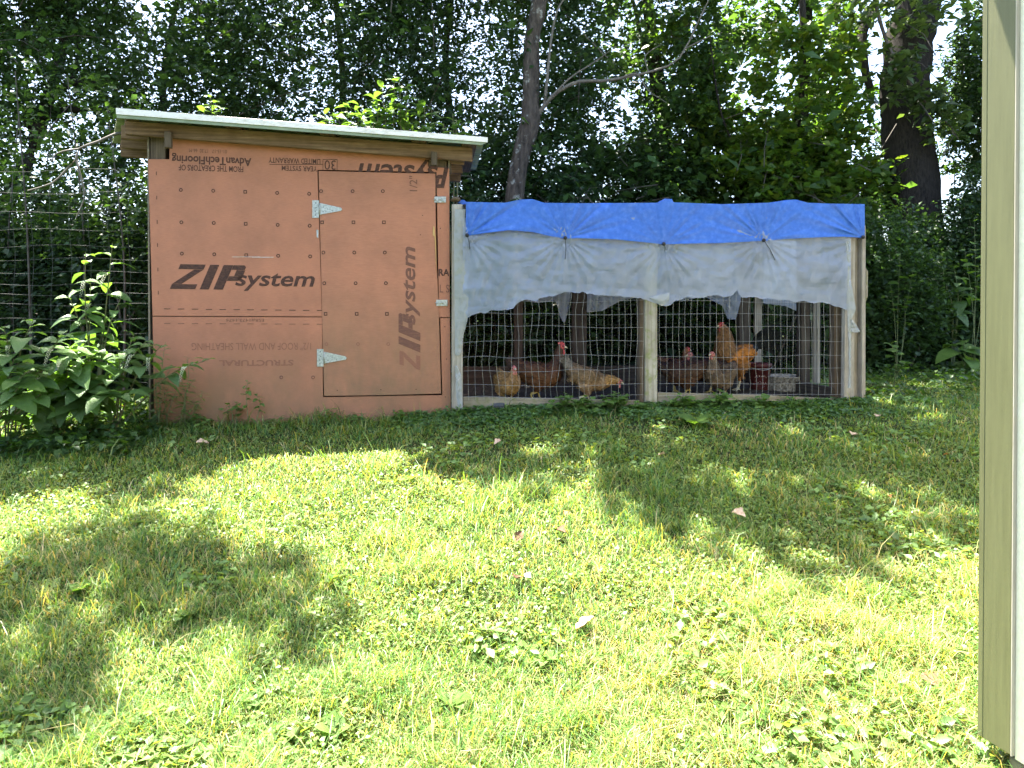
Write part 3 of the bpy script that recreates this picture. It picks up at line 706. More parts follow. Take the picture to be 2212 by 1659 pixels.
TIES = [(1009, 508), (1221, 514), (1434, 527), (1650, 519), (1864.5, 512)]
def build_tarp():
    t = PE.empty('blue_tarp', 'wrinkled blue tarp pulled over the top of the chicken run', 'tarp')
    low = interp_poly([(1006, 509.5), (1012, 509), (1060, 502), (1100, 497), (1150, 501), (1190, 510), (1221, 515.5), (1250, 514.5), (1330, 517), (1400, 524), (1434, 528), (1470, 526.5), (1560, 525), (1630, 521.5), (1650, 520.5), (1700, 516), (1760, 513), (1820, 511), (1858, 513.5), (1868, 514)])
    top = interp_poly([(1006, 436), (1090, 438), (1125, 431), (1150, 430), (1175, 438), (1250, 439), (1420, 438), (1432, 434), (1446, 430), (1455, 437), (1560, 441), (1660, 438), (1700, 432), (1720, 431), (1745, 438), (1800, 440), (1868, 441)])
    nu, nv = 330, 46; V = []; Fc = []
    tr = np.random.default_rng(5)
    fans = [(tu, tv, list(tr.uniform(0, 6, 3)) + [q, R(w_)]) for (tu, tv), q, w_ in zip(TIES, (.013, .010, .006, .011, .012), (45, 60, 45, 120, 140))]
    for j in range(nv + 1):
        for i in range(nu + 1):
            u = 1006.5 + (1868 - 1006.5) * i / nu; s = j / nv
            v = top(u) + (low(u) - top(u)) * s
            off = -.028 - .012 * s
            for (tu, tv, ph) in fans:
                du, dv = u - tu, tv - v; r = math.hypot(du, dv) + 1e-3; an = math.atan2(dv, du)
                fall = math.exp(-r / 85.0) * min(1, r / 42) ** 1.3
                off -= ph[3] * fall * (math.sin(an * 11 + ph[0]) + .8 * math.sin(an * 23 + ph[1]) + .5 * math.sin(an * 37 + ph[2])) * (.35 + .65 * max(0, math.cos(an - ph[4])))
                off += .012 * math.exp(-r / 20.0)
            off -= .010 * math.exp(-((u - 1434) / 7.0) ** 2) * (1 - .3 * s)
            off -= .006 * (fnoise(np.array([[u / 34, v / 26, 1.]]), 4, 3)[0] - .5) * 2
            belly = min(abs(u - q[0]) for q in TIES) / 107.0
            off -= .03 * s * s * max(0, belly - .1)
            V.append(PE.p3(u, v, off))
    W = nu + 1
    for j in range(nv):
        for i in range(nu): k = j * W + i; Fc.append((k, k + 1, k + W + 1, k + W))
    o = mesh_from('front_drop', V, Fc, M['tarp'], t, True); tag(o, 'wrinkled front drop of the tarp tied down along its hem')
    # top sheet runs back over the joists
    nb = 16; V2 = []; F2 = []
    for j in range(nb + 1):
        for i in range(nu // 3 + 1):
            p = V[i * 3]; d = p.y + (RUN_D + .12 - p.y) * j / nb; k = min(1, j / 2)
            V2.append(Vector((p.x, d, p.z - .006 - .03 * k + .02 * (vnoise(np.array([[p.x * 3, d * 4, 0]]), 6)[0] - .5) * k)))
    W2 = nu // 3 + 1
    for j in range(nb):
        for i in range(W2 - 1): k = j * W2 + i; F2.append((k, k + 1, k + W2 + 1, k + W2))
    mesh_from('roof_cover', V2, F2, M['tarp'], t, True)
    # crumpled corner beside the coop
    c = [(988, 431.5), (1003, 432), (1007, 436), (1007, 445), (996, 440), (989, 437)]
    sheet('folded_corner', PE, c, .05, .12, M['tarp'], t)
    sheet('folded_peak', PE, [(1420, 437), (1430, 432), (1436, 429), (1452, 430), (1455, 438)], -.02, .2, M['tarp'], t)
    for k, (u, v) in enumerate(TIES):
        bm = bmesh.new(); bmesh.ops.create_uvsphere(bm, u_segments=12, v_segments=8, radius=.016)
        p = PE.p3(u, v, -.052)
        for q in bm.verts: q.co += p
        me = bpy.data.meshes.new('ball_tie'); bm.to_mesh(me); bm.free(); me.materials.append(M['black']); me.shade_smooth()
        b = bpy.data.objects.new('ball_tie', me); link(b, t)
        e = ((6, 30), (0, 46), (2, 16), (24, 43), None)[k]
        if e:
            q = PE.p3(u + e[0], v + e[1], -.05); m_ = (p + q) / 2 + Vector((.004, -.01, 0))
            tubes('bungee_cord', [([p, m_, q], .0028)], M['black'], b, 5)
build_tarp()

def drape(name, label, fr, u0, u1, top, low, d0, mat, nu, nv, amp, seed, group=None, billow=.02, holes=()):
    t = fr.empty(name, label, 'plastic sheet') if label else None
    V = []; Fc = []; r = np.random.default_rng(seed)
    for j in range(nv + 1):
        for i in range(nu + 1):
            u = u0 + (u1 - u0) * i / nu; s = j / nv; v = top(u) + (low(u) - top(u)) * s
            q = np.array([[u / 40, v / 26, seed]])
            off = d0 - amp * (fnoise(q, seed, 3)[0] - .5) * 2 - amp * .5 * (fnoise(np.array([[u / 11 + v / 30, v / 42, 3.]]), seed + 9, 2)[0] - .5) * 2 - billow * math.sin(math.pi * min(1, s * 1.1))
            for (tu, tv) in TIES:
                du, dv = u - tu, v - tv; rr = math.hypot(du, dv) + 1; an = math.atan2(dv, du)
                off -= amp * .9 * math.exp(-rr / 60) * math.sin(an * 23 + tu) * min(1, rr / 12)
            V.append(fr.p3(u, v, off))
    W = nu + 1
    for j in range(nv):
        for i in range(nu):
            k = j * W + i; uu = u0 + (u1 - u0) * (i + .5) / nu
            Fc.append((k, k + 1, k + W + 1, k + W))
    return t, V, Fc

def build_plastic():
    lowpts = [Z2(*p) for p in [(176, 690), (205, 668), (235, 655), (270, 652), (310, 637), (360, 638), (415, 630), (428, 612), (440, 600), (480, 585), (515, 592), (530, 597), (535, 580), (600, 570), (630, 562), (660, 550), (720, 553), (745, 548), (770, 560), (860, 565), (900, 570), (930, 568), (950, 577), (1000, 572), (1040, 585), (1080, 598), (1110, 605), (1150, 618), (1172, 612), (1200, 590), (1235, 580), (1260, 575), (1320, 577), (1345, 569), (1400, 565), (1430, 574), (1465, 568), (1478, 552), (1490, 538), (1500, 560), (1512, 577), (1560, 575), (1600, 583), (1640, 580), (1700, 590), (1725, 588), (1760, 597), (1810, 592), (1835, 600), (1860, 605), (1880, 600), (1900, 598), (1930, 606), (1960, 620), (1990, 625), (2020, 640), (2060, 634)]]
    # a rip is never smooth
    rr = np.random.default_rng(2); fine = []
    for a, b in zip(lowpts[:-1], lowpts[1:]):
        k = max(1, int((b[0] - a[0]) / 5))
        for i in range(k): fine.append((a[0] + (b[0] - a[0]) * i / k, a[1] + (b[1] - a[1]) * i / k + (rr.normal(0, 1.1) if i else 0)))
    fine.append(lowpts[-1])
    t, V, Fc = drape('plastic_sheet', 'milky torn plastic sheet hanging under the blue tarp', PE, 1000, 1838, interp_poly([(1000, 470), (1838, 470)]), interp_poly(fine), -.012, None, 260, 44, .017, 4)
    mesh_from('sheet', V, Fc, M['plastic'], t, True)
    _, V, Fc = drape('', None, PE, 1404, 1446, interp_poly([(1404, 642), (1446, 632)]), interp_poly([(1404, 645), (1430, 662), (1446, 650)]), -.04, None, 16, 8, .014, 14, billow=.01)
    mesh_from('torn_flap', V, Fc, M['plastic_thin'], t, True)
    # strip along the left post
    def strip(nm, lab, pts, d, seed, mat):
        """pts: (v, u_left, u_right)"""
        vs = [p[0] for p in pts]; l = [p[1] for p in pts]; r_ = [p[2] for p in pts]; n = 70; m_ = 7; Vv = []; Ff = []
        for j in range(n + 1):
            v = vs[0] + (vs[-1] - vs[0]) * j / n; a = np.interp(v, vs, l); b = np.interp(v, vs, r_)
            for i in range(m_ + 1):
                u = a + (b - a) * i / m_
                Vv.append(PE.p3(u, v, d - .02 * fnoise(np.array([[u / 6, v / 12, seed]]), seed, 3)[0] - .012 * math.sin(math.pi * i / m_)))
        for j in range(n):
            for i in range(m_): k = j * (m_ + 1) + i; Ff.append((k, k + 1, k + m_ + 2, k + m_ + 1))
        o = PE.empty('plastic_strip', lab, 'plastic strip'); mesh_from('film', Vv, Ff, M[mat], o, True)
    strip('s', 'shredded clear plastic strip stapled down the left post of the run', [(452, 983, 1006), (470, 982, 1004), (500, 981, 1003), (560, 981, 1004), (640, 982, 1012), (690, 982, 1010), (730, 983, 1000), (765, 983, 996), (768, 986, 992)], -.006, 21, 'plastic_thin')
    strip('s', 'tattered plastic scrap hanging at the foot of the left post', [(790, 983, 988), (810, 984, 996), (850, 985, 998), (880, 990, 1000), (893, 996, 999)], -.008, 22, 'plastic_thin')
    strip('s', 'long white plastic ribbon stapled down the right front post', [(520, 1826, 1838), (600, 1828, 1837), (655, 1828, 1847), (668, 1830, 1849), (690, 1831, 1840), (740, 1833, 1839), (800, 1834, 1839), (838, 1832, 1839)], -.008, 23, 'plastic_thin')
    strip('s', 'small triangular plastic tatter sticking out on the right front post', [(690, 1838, 1841), (705, 1838, 1852), (716, 1838, 1858), (718, 1840, 1856)], -.014, 24, 'plastic_thin')
    for (ua, ub, lo_, lab) in ((1105, 1232, [(1105, 640), (1130, 648), (1160, 655), (1200, 650), (1212, 690), (1220, 700), (1228, 668), (1232, 640)], 'ragged plastic remnant hanging at the back left of the run'),
                               (1268, 1392, [(1268, 675), (1300, 672), (1340, 650), (1392, 640)], 'grey plastic remnant hanging behind the left bay of the run'),
                               (1470, 1600, [(1470, 652), (1520, 640), (1560, 660), (1572, 690), (1590, 690), (1600, 650)], 'plastic remnant hanging behind the rooster at the back of the run'),
                               (1648, 1735, [(1648, 655), (1700, 662), (1720, 672), (1735, 650)], 'brownish plastic remnant hanging at the back right of the run')):
        t, V, Fc = drape('plastic_sheet', lab, PE, ua, ub, interp_poly([(ua, 520), (ub, 520)]), interp_poly(lo_), RUN_D - .06, None, 36, 16, .02, 31 + ua)
        mesh_from('sheet', V, Fc, M['plastic'], t, True)
build_plastic()

# ------------------------------------------------------------------ small things in and around the run
def lathe(name, prof, mat, parent, c, seg=28, tilt=0.0):
    V = []; Fc = []; n = len(prof)
    for r_, z in prof:
        for k in range(seg):
            a = 2 * math.pi * k / seg; V.append(Vector(c) + Vector((r_ * math.cos(a), r_ * math.sin(a), z + tilt * r_ * math.cos(a))))
    for i in range(n - 1):
        for k in range(seg):
            k2 = (k + 1) % seg; Fc.append((i * seg + k, i * seg + k2, (i + 1) * seg + k2, (i + 1) * seg + k))
    return mesh_from(name, V, Fc, mat, parent, True)

def floor_at(u, d):
    a, _ = PE.px(u, 700, d); w_ = PE.world(a, d, 0); return Vector((w_.x, w_.y, float(zg(w_.x, w_.y)[0]) + .014))

def build_props():
    p = floor_at(1640, 1.0)
    t = thing('feed_bucket', 'dusty red plastic bucket standing behind the rooster', 'bucket', p)
    lathe('pail', [(.0, .004), (.085, .004), (.09, 0), (.092, .01), (.112, .225), (.118, .226), (.12, .235), (.12, .262), (.114, .264), (.108, .255), (.09, .02), (0, .018)], M['bucket'], t, (0, 0, 0))
    # worn white print on the pail
    rr = np.random.default_rng(9); P = []; Fc = []
    for k in range(16):
        an = R(-132 + 66 * (k % 8) / 8 + rr.uniform(-2, 2)); z = .125 + rr.uniform(-.006, .012) if k < 8 else rr.uniform(.03, .1); r_ = .0935 + .02 * z / .215; w_, h_ = rr.uniform(.02, .05), rr.uniform(.006, .014)
        b = len(P); P += [(r_ * math.cos(an), r_ * math.sin(an), z), (r_ * math.cos(an + w_), r_ * math.sin(an + w_), z), (r_ * math.cos(an + w_), r_ * math.sin(an + w_), z + h_), (r_ * math.cos(an), r_ * math.sin(an), z + h_)]; Fc.append((b, b + 1, b + 2, b + 3))
    mesh_from('worn_print', P, Fc, M['white'], t)
    tubes('bail_handle', [(curve_pts([(-.12, 0, .24), (-.1, -.06, .22), (0, -.125, .2), (.1, -.06, .22), (.12, 0, .24)], 24), .003)], M['wire'], t, 6)
    p = floor_at(1697, .95)
    t = thing('feed_pan', 'low mottled galvanised pan beside the red bucket', 'pan', p)
    lathe('pan_wall', [(0, .004), (.185, .004), (.192, 0), (.198, .01), (.201, .13), (.209, .134), (.211, .144), (.203, .147), (.195, .13), (.187, .02), (0, .018)], M['pan'], t, (0, 0, 0), 32)
    lathe('feed', [(.001, .075), (.08, .078), (.188, .066)], M['litter'], t, (0, 0, 0), 20)
    # grey block leaning on the sill
    a, z = PE.px(1073, 880, -.05); w_ = PE.world(a, -.06, 0)
    t = thing('plastic_block', 'dark grey plastic block leaning against the left sill', 'block', G(w_.x, w_.y), PE.yaw)
    b = hexa('shell', [(-.045, 0, -.02), (.05, -.012, -.02), (.05, .035, -.02), (-.045, .05, -.02), (-.028, .012, .095), (.062, .004, .1), (.062, .04, .1), (-.028, .055, .095)], M['block'], t, .004)
    for k in range(2): hexa('recess', [(-.03 + .04 * k, -.0115, .02), (.0 + .04 * k, -.0155, .02), (.0 + .04 * k, -.007, .02), (-.03 + .04 * k, -.002, .02), (-.024 + .04 * k, -.0038, .08), (.004 + .04 * k, -.0075, .08), (.004 + .04 * k, .003, .08), (-.024 + .04 * k, .006, .08)], M['black'], t, .001)
    # wood chunk on top of the left post
    a, z = PE.px(984, 440, .04)
    t = thing('wood_chunk', 'broken wood chunk lying on the left post of the run', 'wood chunk', PE.world(a, .045, TOPZ - .016), PE.yaw)
    bm = bmesh.new(); bmesh.ops.create_icosphere(bm, subdivisions=2, radius=.05); rr = np.random.default_rng(3)
    for v in bm.verts: v.co = Vector((v.co.x * .9, v.co.y * 1.2, v.co.z * .42 + .018)) * float(rr.uniform(.85, 1.12))
    me = bpy.data.meshes.new('chunk'); bm.to_mesh(me); bm.free(); me.materials.append(M['wood_z']); link(bpy.data.objects.new('chunk', me), t)
    # pale plank half buried in front of the right sill
    a, z = PE.px(1690, 884, -.07); w_ = PE.world(a, -.07, 0); g_ = G(w_.x, w_.y)
    t = thing('buried_plank', 'pale weathered plank lying in the ivy below the right sill', 'plank', g_, PE.yaw)
    box('plank', (-.42, -.05, .012), (.36, .04, .034), M['grey_x'], t, .005)
build_props()

# ------------------------------------------------------------------ wire fence behind the left bushes
def build_fence():
    Y = 6.15; t = thing('wire_fence', 'tall square-mesh wire fence running left from the coop', 'fence', G(-4.0, Y)); iv = inv_of(t)
    hz = [EYE - (v - VH) * Y / F for v in (370, 418, 460, 497, 532, 560, 588, 614, 636, 658, 690, 720, 755, 790, 825)]
    lines = []
    def P(x, z): return Vector((x, Y + .03 * math.sin(x * 2.1) + .02 * math.sin(z * 3 + x), z))
    for z in hz: lines.append(([P(x, z + .012 * math.sin(x * 5 + z * 7)) for x in np.linspace(-6.6, -3.15, 50)], .0011))
    x = -6.5
    while x < -3.2:
        lines.append(([P(x + .008 * math.sin(z * 9 + x), z) for z in np.linspace(.75, hz[0], 26)], .0011)); x += .168
    o = tubes('wire_mesh', lines, M['old_wire'], t, 4, iv); o['kind'] = 'stuff'
    for x in (-5.75,):
        g_ = G(x, Y + .06); tubes('post', [([g_ + Vector((0, 0, -.1)), g_ + Vector((.01, 0, 1.0)), g_ + Vector((0.0, .01, 1.9))], .045)], M['dark_z'], t, 10, iv, caps=True)
build_fence()
# ------------------------------------------------------------------ chickens
def feather_mat():
    m, n, o = new_mat('plumage'); a = N(n, 'ShaderNodeAttribute'); a.attribute_name = 'Col'
    v = mapping(n, (1, 1, 1)); f = noise_node(n, 90, v, 3, .6)
    mu = N(n, 'ShaderNodeMix', data_type='RGBA', blend_type='MULTIPLY'); mu.inputs[0].default_value = .7
    r_ = ramp(n, f.outputs[0], [(.3, (.6, .58, .55)), (.7, (1.2, 1.2, 1.2))]); n.links.new(a.outputs['Color'], mu.inputs[6]); n.links.new(r_.outputs[0], mu.inputs[7])
    p = N(n, 'ShaderNodeBsdfPrincipled'); p.inputs['Roughness'].default_value = .62; p.inputs['Specular IOR Level'].default_value = .3
    n.links.new(mu.outputs[2], p.inputs['Base Color']); n.links.new(bump(n, f.outputs[0], .4, .004), p.inputs['Normal']); n.links.new(p.outputs[0], o.inputs[0]); return m
M['plumage'] = feather_mat()
M['comb'] = simple_mat('red_comb', (.36, .03, .035), (.55, .07, .07), 60, .55, bs=.3)
M['comb_pale'] = simple_mat('pink_comb', (.42, .1, .09), (.6, .2, .17), 60, .55, bs=.3)
M['beak'] = simple_mat('horn_beak', (.42, .34, .2), (.6, .52, .36), 50, .45, bs=0)
M['eye'] = simple_mat('dark_eye', (.02, .012, .008), (.05, .03, .01), 50, .15, bs=0)

def loft(sec, seg=16):
    """sec: list of (x, z, half width, half height) along a spine in the x-z plane, y offset optional fifth"""
    P = [Vector((s[0], s[4] if len(s) > 4 else 0, s[1])) for s in sec]; n = len(P)
    # smooth subdivision of the section list
    idx = np.arange(n); fine = np.linspace(0, n - 1, (n - 1) * 4 + 1)
    def cr(vals):
        c = np.array([2 * vals[0] - vals[1]] + list(vals) + [2 * vals[-1] - vals[-2]]); r_ = []
        for t in fine:
            i = min(int(t), n - 2); f = t - i; p0, p1, p2, p3 = c[i:i + 4]
            r_.append(.5 * (2 * p1 + (p2 - p0) * f + (2 * p0 - 5 * p1 + 4 * p2 - p3) * f * f + (3 * p1 - p0 - 3 * p2 + p3) * f ** 3))
        return np.array(r_)
    X = cr([p.x for p in P]); Yv = cr([p.y for p in P]); Z = cr([p.z for p in P]); W = np.maximum(cr([s[2] for s in sec]), .003); H = np.maximum(cr([s[3] for s in sec]), .003)
    V = []; Fc = []; m = len(X)
    for i in range(m):
        t = Vector((X[min(i + 1, m - 1)] - X[max(i - 1, 0)], Yv[min(i + 1, m - 1)] - Yv[max(i - 1, 0)], Z[min(i + 1, m - 1)] - Z[max(i - 1, 0)])).normalized()
        side = Vector((0, 1, 0)); side = (side - t * side.dot(t)).normalized(); up = t.cross(side)
        for k in range(seg):
            a = 2 * math.pi * k / seg; V.append(Vector((X[i], Yv[i], Z[i])) + side * (math.cos(a) * W[i]) + up * (math.sin(a) * H[i]))
    for i in range(m - 1):
        for k in range(seg):
            k2 = (k + 1) % seg; Fc.append((i * seg + k, i * seg + k2, (i + 1) * seg + k2, (i + 1) * seg + k))
    Fc.append(tuple(range(seg))[::-1]); Fc.append(tuple((m - 1) * seg + k for k in range(seg)))
    return V, Fc

def chicken(label, loc, heading, scale, cols, pose, name='hen', comb=1.0, tail=None, legs=True, stride=.03, pale=False, cock=False):
    """cols: back, breast, neck, tail, leg. heading: world angle of the beak direction."""
    back, breast, neckc, tailc, legc = [np.array(c) for c in cols]
    t = thing(name, label, 'chicken' if not cock else 'rooster', loc, heading)
    t.scale = (scale,) * 3
    V = []; Fc = []
    def add(v, f):
        b = len(V); V.extend(v); Fc.extend([tuple(b + q for q in p) for p in f])
    add(*loft(pose['body']))
    hz = pose.get('hip', (-.02, .17))
    for s in (-1, 1):
        fx = hz[0] + s * stride
        add(*loft([(hz[0] - .02, hz[1] + .05, .045, .05, s * .05), (hz[0] + .0, hz[1] + .0, .05, .062, s * .058), (hz[0] + .01, hz[1] - .05, .032, .036, s * .052), (hz[0] - .005 + s * stride * .4, hz[1] - .085, .014, .015, s * .048), (fx - .015, .075, .0085, .009, s * .047), (fx, .018, .0085, .0085, s * .047)], 10))
        for an, ln in ((-.5, .055), (0, .065), (.5, .055), (math.pi, .03)):
            dx, dy = math.cos(an), math.sin(an)
            pts = [Vector((fx, s * .047, .02)), Vector((fx + dx * ln * .45, s * .047 + dy * ln * .45, .012)), Vector((fx + dx * ln, s * .047 + dy * ln, .005))]
            add(*tube_arrays(pts, [.0075, .006, .004], 6))
    for s in (-1, 1):                              # folded wings lie on the flanks
        wv = pose.get('wing', (-.02, .25)); tl = pose.get('wing_tilt', .12)
        add(*loft([(wv[0] - .15, wv[1] + .03 - tl * .25, .008, .012, s * .06), (wv[0] - .08, wv[1] + .012, .016, .042, s * .088), (wv[0] - .0, wv[1], .018, .06, s * .1), (wv[0] + .07, wv[1] - .005, .016, .048, s * .094), (wv[0] + .11, wv[1] + .01, .006, .02, s * .075)], 12))
    me = bpy.data.meshes.new('body'); me.from_pydata([tuple(v) for v in V], [], Fc); me.update()
    o = bpy.data.objects.new('body', me); COL.objects.link(o)
    rm = o.modifiers.new('r', 'REMESH'); rm.mode = 'VOXEL'; rm.voxel_size = .0065; rm.use_smooth_shade = True
    sm = o.modifiers.new('s', 'SMOOTH'); sm.iterations = 3; sm.factor = .5
    bpy.context.view_layer.update(); dg = bpy.context.evaluated_depsgraph_get()
    m2 = bpy.data.meshes.new_from_object(o.evaluated_get(dg)); bpy.data.objects.remove(o); bpy.data.meshes.remove(me); m2.name = 'body'
    n = len(m2.vertices); co = np.empty(n * 3, np.float32); m2.vertices.foreach_get('co', co); co = co.reshape(-1, 3)
    no = np.empty(n * 3, np.float32); m2.vertex_normals.foreach_get('vector', no); no = no.reshape(-1, 3)
    # colour regions
    head = np.array(pose['head']); sp = np.array([[s[0], s[1]] for s in pose['body']]); k_neck = pose['neck_i']
    seg_d = np.stack([np.hypot(co[:, 0] - q[0], co[:, 2] - q[1]) / (w_ + .03) for q, w_ in zip(sp, [s[3] for s in pose['body']])], 1); near = seg_d.argmin(1)
    up = np.clip((co[:, 2] - (.19 if not cock else .24)) / .08, 0, 1)[:, None]
    col = breast * (1 - up) + back * up
    col = np.where((near >= k_neck)[:, None], neckc, col); col = np.where((near <= 1)[:, None], tailc, col)
    fn = fnoise(co * 38, int(heading * 10) + 3, 3); mott = pose.get('mottle', .55)
    col = col * (1 - mott + mott * 2 * fn[:, None])
    legm = co[:, 2] < .088; col[legm] = legc
    hd = np.linalg.norm(co - head, axis=1); face = (hd < .03) & (co[:, 0] > head[0] - .012)
    red = np.array([.40, .06, .055]) if not pale else np.array([.42, .14, .12]); col[face] = red
    at_ = m2.attributes.new('Col', 'FLOAT_COLOR', 'POINT'); c4 = np.ones((n, 4), np.float32); c4[:, :3] = col; at_.data.foreach_set('color', c4.ravel())
    m2.materials.clear(); m2.materials.append(M['plumage']); b = bpy.data.objects.new('body', m2); link(b, t)
    # overlapping feathers
    rg = np.random.default_rng(int(abs(loc[0]) * 1000) + 5)
    ok = np.where((co[:, 2] > .13) & (hd > .035))[0]; pick = rg.choice(ok, min(1500, len(ok)), replace=False)
    flow = np.zeros((len(pick), 3)); nr = near[pick]
    nxt = np.minimum(nr + 1, len(sp) - 1); prv = np.maximum(nr - 1, 0); dd = sp[prv] - sp[nxt]; flow[:, 0] = dd[:, 0]; flow[:, 2] = dd[:, 1] - .35 * np.abs(no[pick, 1]) * .1
    flow += rg.normal(0, .03, flow.shape); nn = no[pick]; flow -= nn * (flow * nn).sum(1, keepdims=True); flow /= np.linalg.norm(flow, axis=1, keepdims=True) + 1e-6
    sd = np.cross(nn, flow); Lf = np.where(nr >= k_neck, .026, .036)[:, None] * rg.uniform(.8, 1.25, (len(pick), 1)); Wf = Lf * .30
    b0 = co[pick] + nn * .0015; mid = b0 + flow * Lf * .55 + nn * .004; tip = b0 + flow * Lf + nn * .006
    Vf = np.stack([b0, mid + sd * Wf, tip, mid - sd * Wf], 1).reshape(-1, 3); q = np.arange(len(pick)) * 4
    Qf = np.concatenate([np.stack([q, q + 1, q + 2], 1), np.stack([q, q + 2, q + 3], 1)])
    cf = np.repeat(col[pick] * rg.uniform(.7, 1.35, (len(pick), 1)), 4, 0)
    fe = fast('feather_coat', Vf, Qf, M['plumage'], t, cf); fe['kind'] = 'stuff'
    # tail feathers
    tb = Vector((sp[1][0], 0, sp[1][1])); spec = tail or [(.10, a, y) for a in (R(128), R(140), R(152)) for y in (-.02, .02)]
    Vt = []; Ft = []; Ct = []
    for ln, an, y in spec:
        curl = .0 if not cock else -1.35; p = tb + Vector((0, y * .6, 0)); base = len(Vt); ns = 7; hw = .014 if not cock else .024
        for i in range(ns + 1):
            f = i / ns; a2 = an + curl * f * -1 if cock else an; wd = hw * (math.sin(math.pi * min(1, f * .85 + .12)) ** .6)
            if i: p = p + Vector((math.cos(a2), y * .35, math.sin(a2))) * (ln / ns)
            Vt += [p + Vector((0, -wd * .5, 0)) + Vector((-math.sin(a2), 0, math.cos(a2))) * wd, p + Vector((0, wd * .5, 0)) - Vector((-math.sin(a2), 0, math.cos(a2))) * wd]
            cc = tailc * (.7 + .6 * rg.random()); Ct += [cc, cc]
        for i in range(ns): k = base + 2 * i; Ft.append((k, k + 1, k + 3, k + 2))
    tf = fast('tail_plume', np.array([tuple(v) for v in Vt]), np.array(Ft), M['plumage'], t, np.array(Ct))
    # comb, wattles, beak, eyes
    cm = M['comb_pale'] if pale else M['comb']; hx, _, hzv = pose['head']; ca, sa = math.cos(pose.get('head_tilt', 0)), math.sin(pose.get('head_tilt', 0))
    def H(x, y, z): return Vector((hx + x * ca + z * sa, y, hzv - x * sa + z * ca))
    k = comb; prof = [(-.026, .020), (-.03, .034 * k + .006), (-.02, .030 * k + .008), (-.014, .046 * k), (-.004, .032 * k + .004), (.004, .048 * k), (.012, .030 * k + .004), (.02, .036 * k), (.025, .022), (.024, .010), (.0, .022)]
    pf = [H(x, -.004, z) for x, z in prof] + [H(x, .004, z) for x, z in prof]; m_ = len(prof)
    mesh_from('comb', pf, [tuple(range(m_))[::-1], tuple(range(m_, 2 * m_))] + [(i, (i + 1) % m_, m_ + (i + 1) % m_, m_ + i) for i in range(m_)], cm, t)
    def ball(nm, c, r3, mat):
        bm = bmesh.new(); bmesh.ops.create_uvsphere(bm, u_segments=10, v_segments=7, radius=1)
        for v in bm.verts: v.co = Vector(c) + Vector((v.co.x * r3[0], v.co.y * r3[1], v.co.z * r3[2]))
        m3 = bpy.data.meshes.new(nm); bm.to_mesh(m3); bm.free(); m3.materials.append(mat); m3.shade_smooth(); return link(bpy.data.objects.new(nm, m3), t)
    for s in (-1, 1):
        ball('wattle', H(.018, s * .012, -.034 - .012 * k), (.009, .006, .013 + .012 * k), cm)
        ball('eye', H(.010, s * .0235, .006), (.0055, .004, .0055), M['eye'])
        ball('ear_lobe', H(-.008, s * .024, -.01), (.008, .004, .010), cm)
    tubes('beak', [([H(.018, 0, .0), H(.036, 0, -.003), H(.05, 0, -.011)], [.012, .008, .0015])], M['beak'], t, 8)
    return t

def pose_hen(neck=((.150, .320), (.158, .375), (.168, .420)), head=(.185, 0, .452), tail_up=.0):
    body = [(-.235, .335 + tail_up, .012, .028), (-.185, .300 + tail_up * .7, .045, .052), (-.12, .262 + tail_up * .2, .088, .078), (-.03, .228, .108, .100), (.06, .222, .103, .102), (.118, .258, .078, .085),
            (neck[0][0], neck[0][1], .050, .055), (neck[1][0], neck[1][1], .037, .041), (neck[2][0], neck[2][1], .030, .032), (head[0], head[2], .028, .030), (head[0] + .024, head[2] - .004, .018, .019)]
    return dict(body=body, head=head, neck_i=6)

BR = [(.085, .034, .013), (.11, .044, .016), (.07, .03, .014), (.05, .027, .015), (.5, .38, .12)]
DK = [(.046, .021, .010), (.07, .031, .013), (.032, .017, .010), (.05, .022, .016), (.5, .38, .12)]
BU = [(.16, .1, .05), (.27, .165, .08), (.33, .185, .06), (.13, .105, .075), (.55, .5, .28)]
GO = [(.26, .14, .045), (.30, .165, .055), (.27, .14, .05), (.2, .12, .05), (.5, .4, .15)]
GY = [(.11, .07, .035), (.15, .1, .055), (.13, .085, .045), (.1, .065, .04), (.45, .4, .22)]
RO = [(.36, .135, .02), (.24, .105, .03), (.19, .095, .032), (.014, .016, .017), (.55, .5, .35)]
RD = [(.16, .06, .025), (.14, .05, .022), (.24, .10, .04), (.1, .05, .03), (.5, .38, .12)]

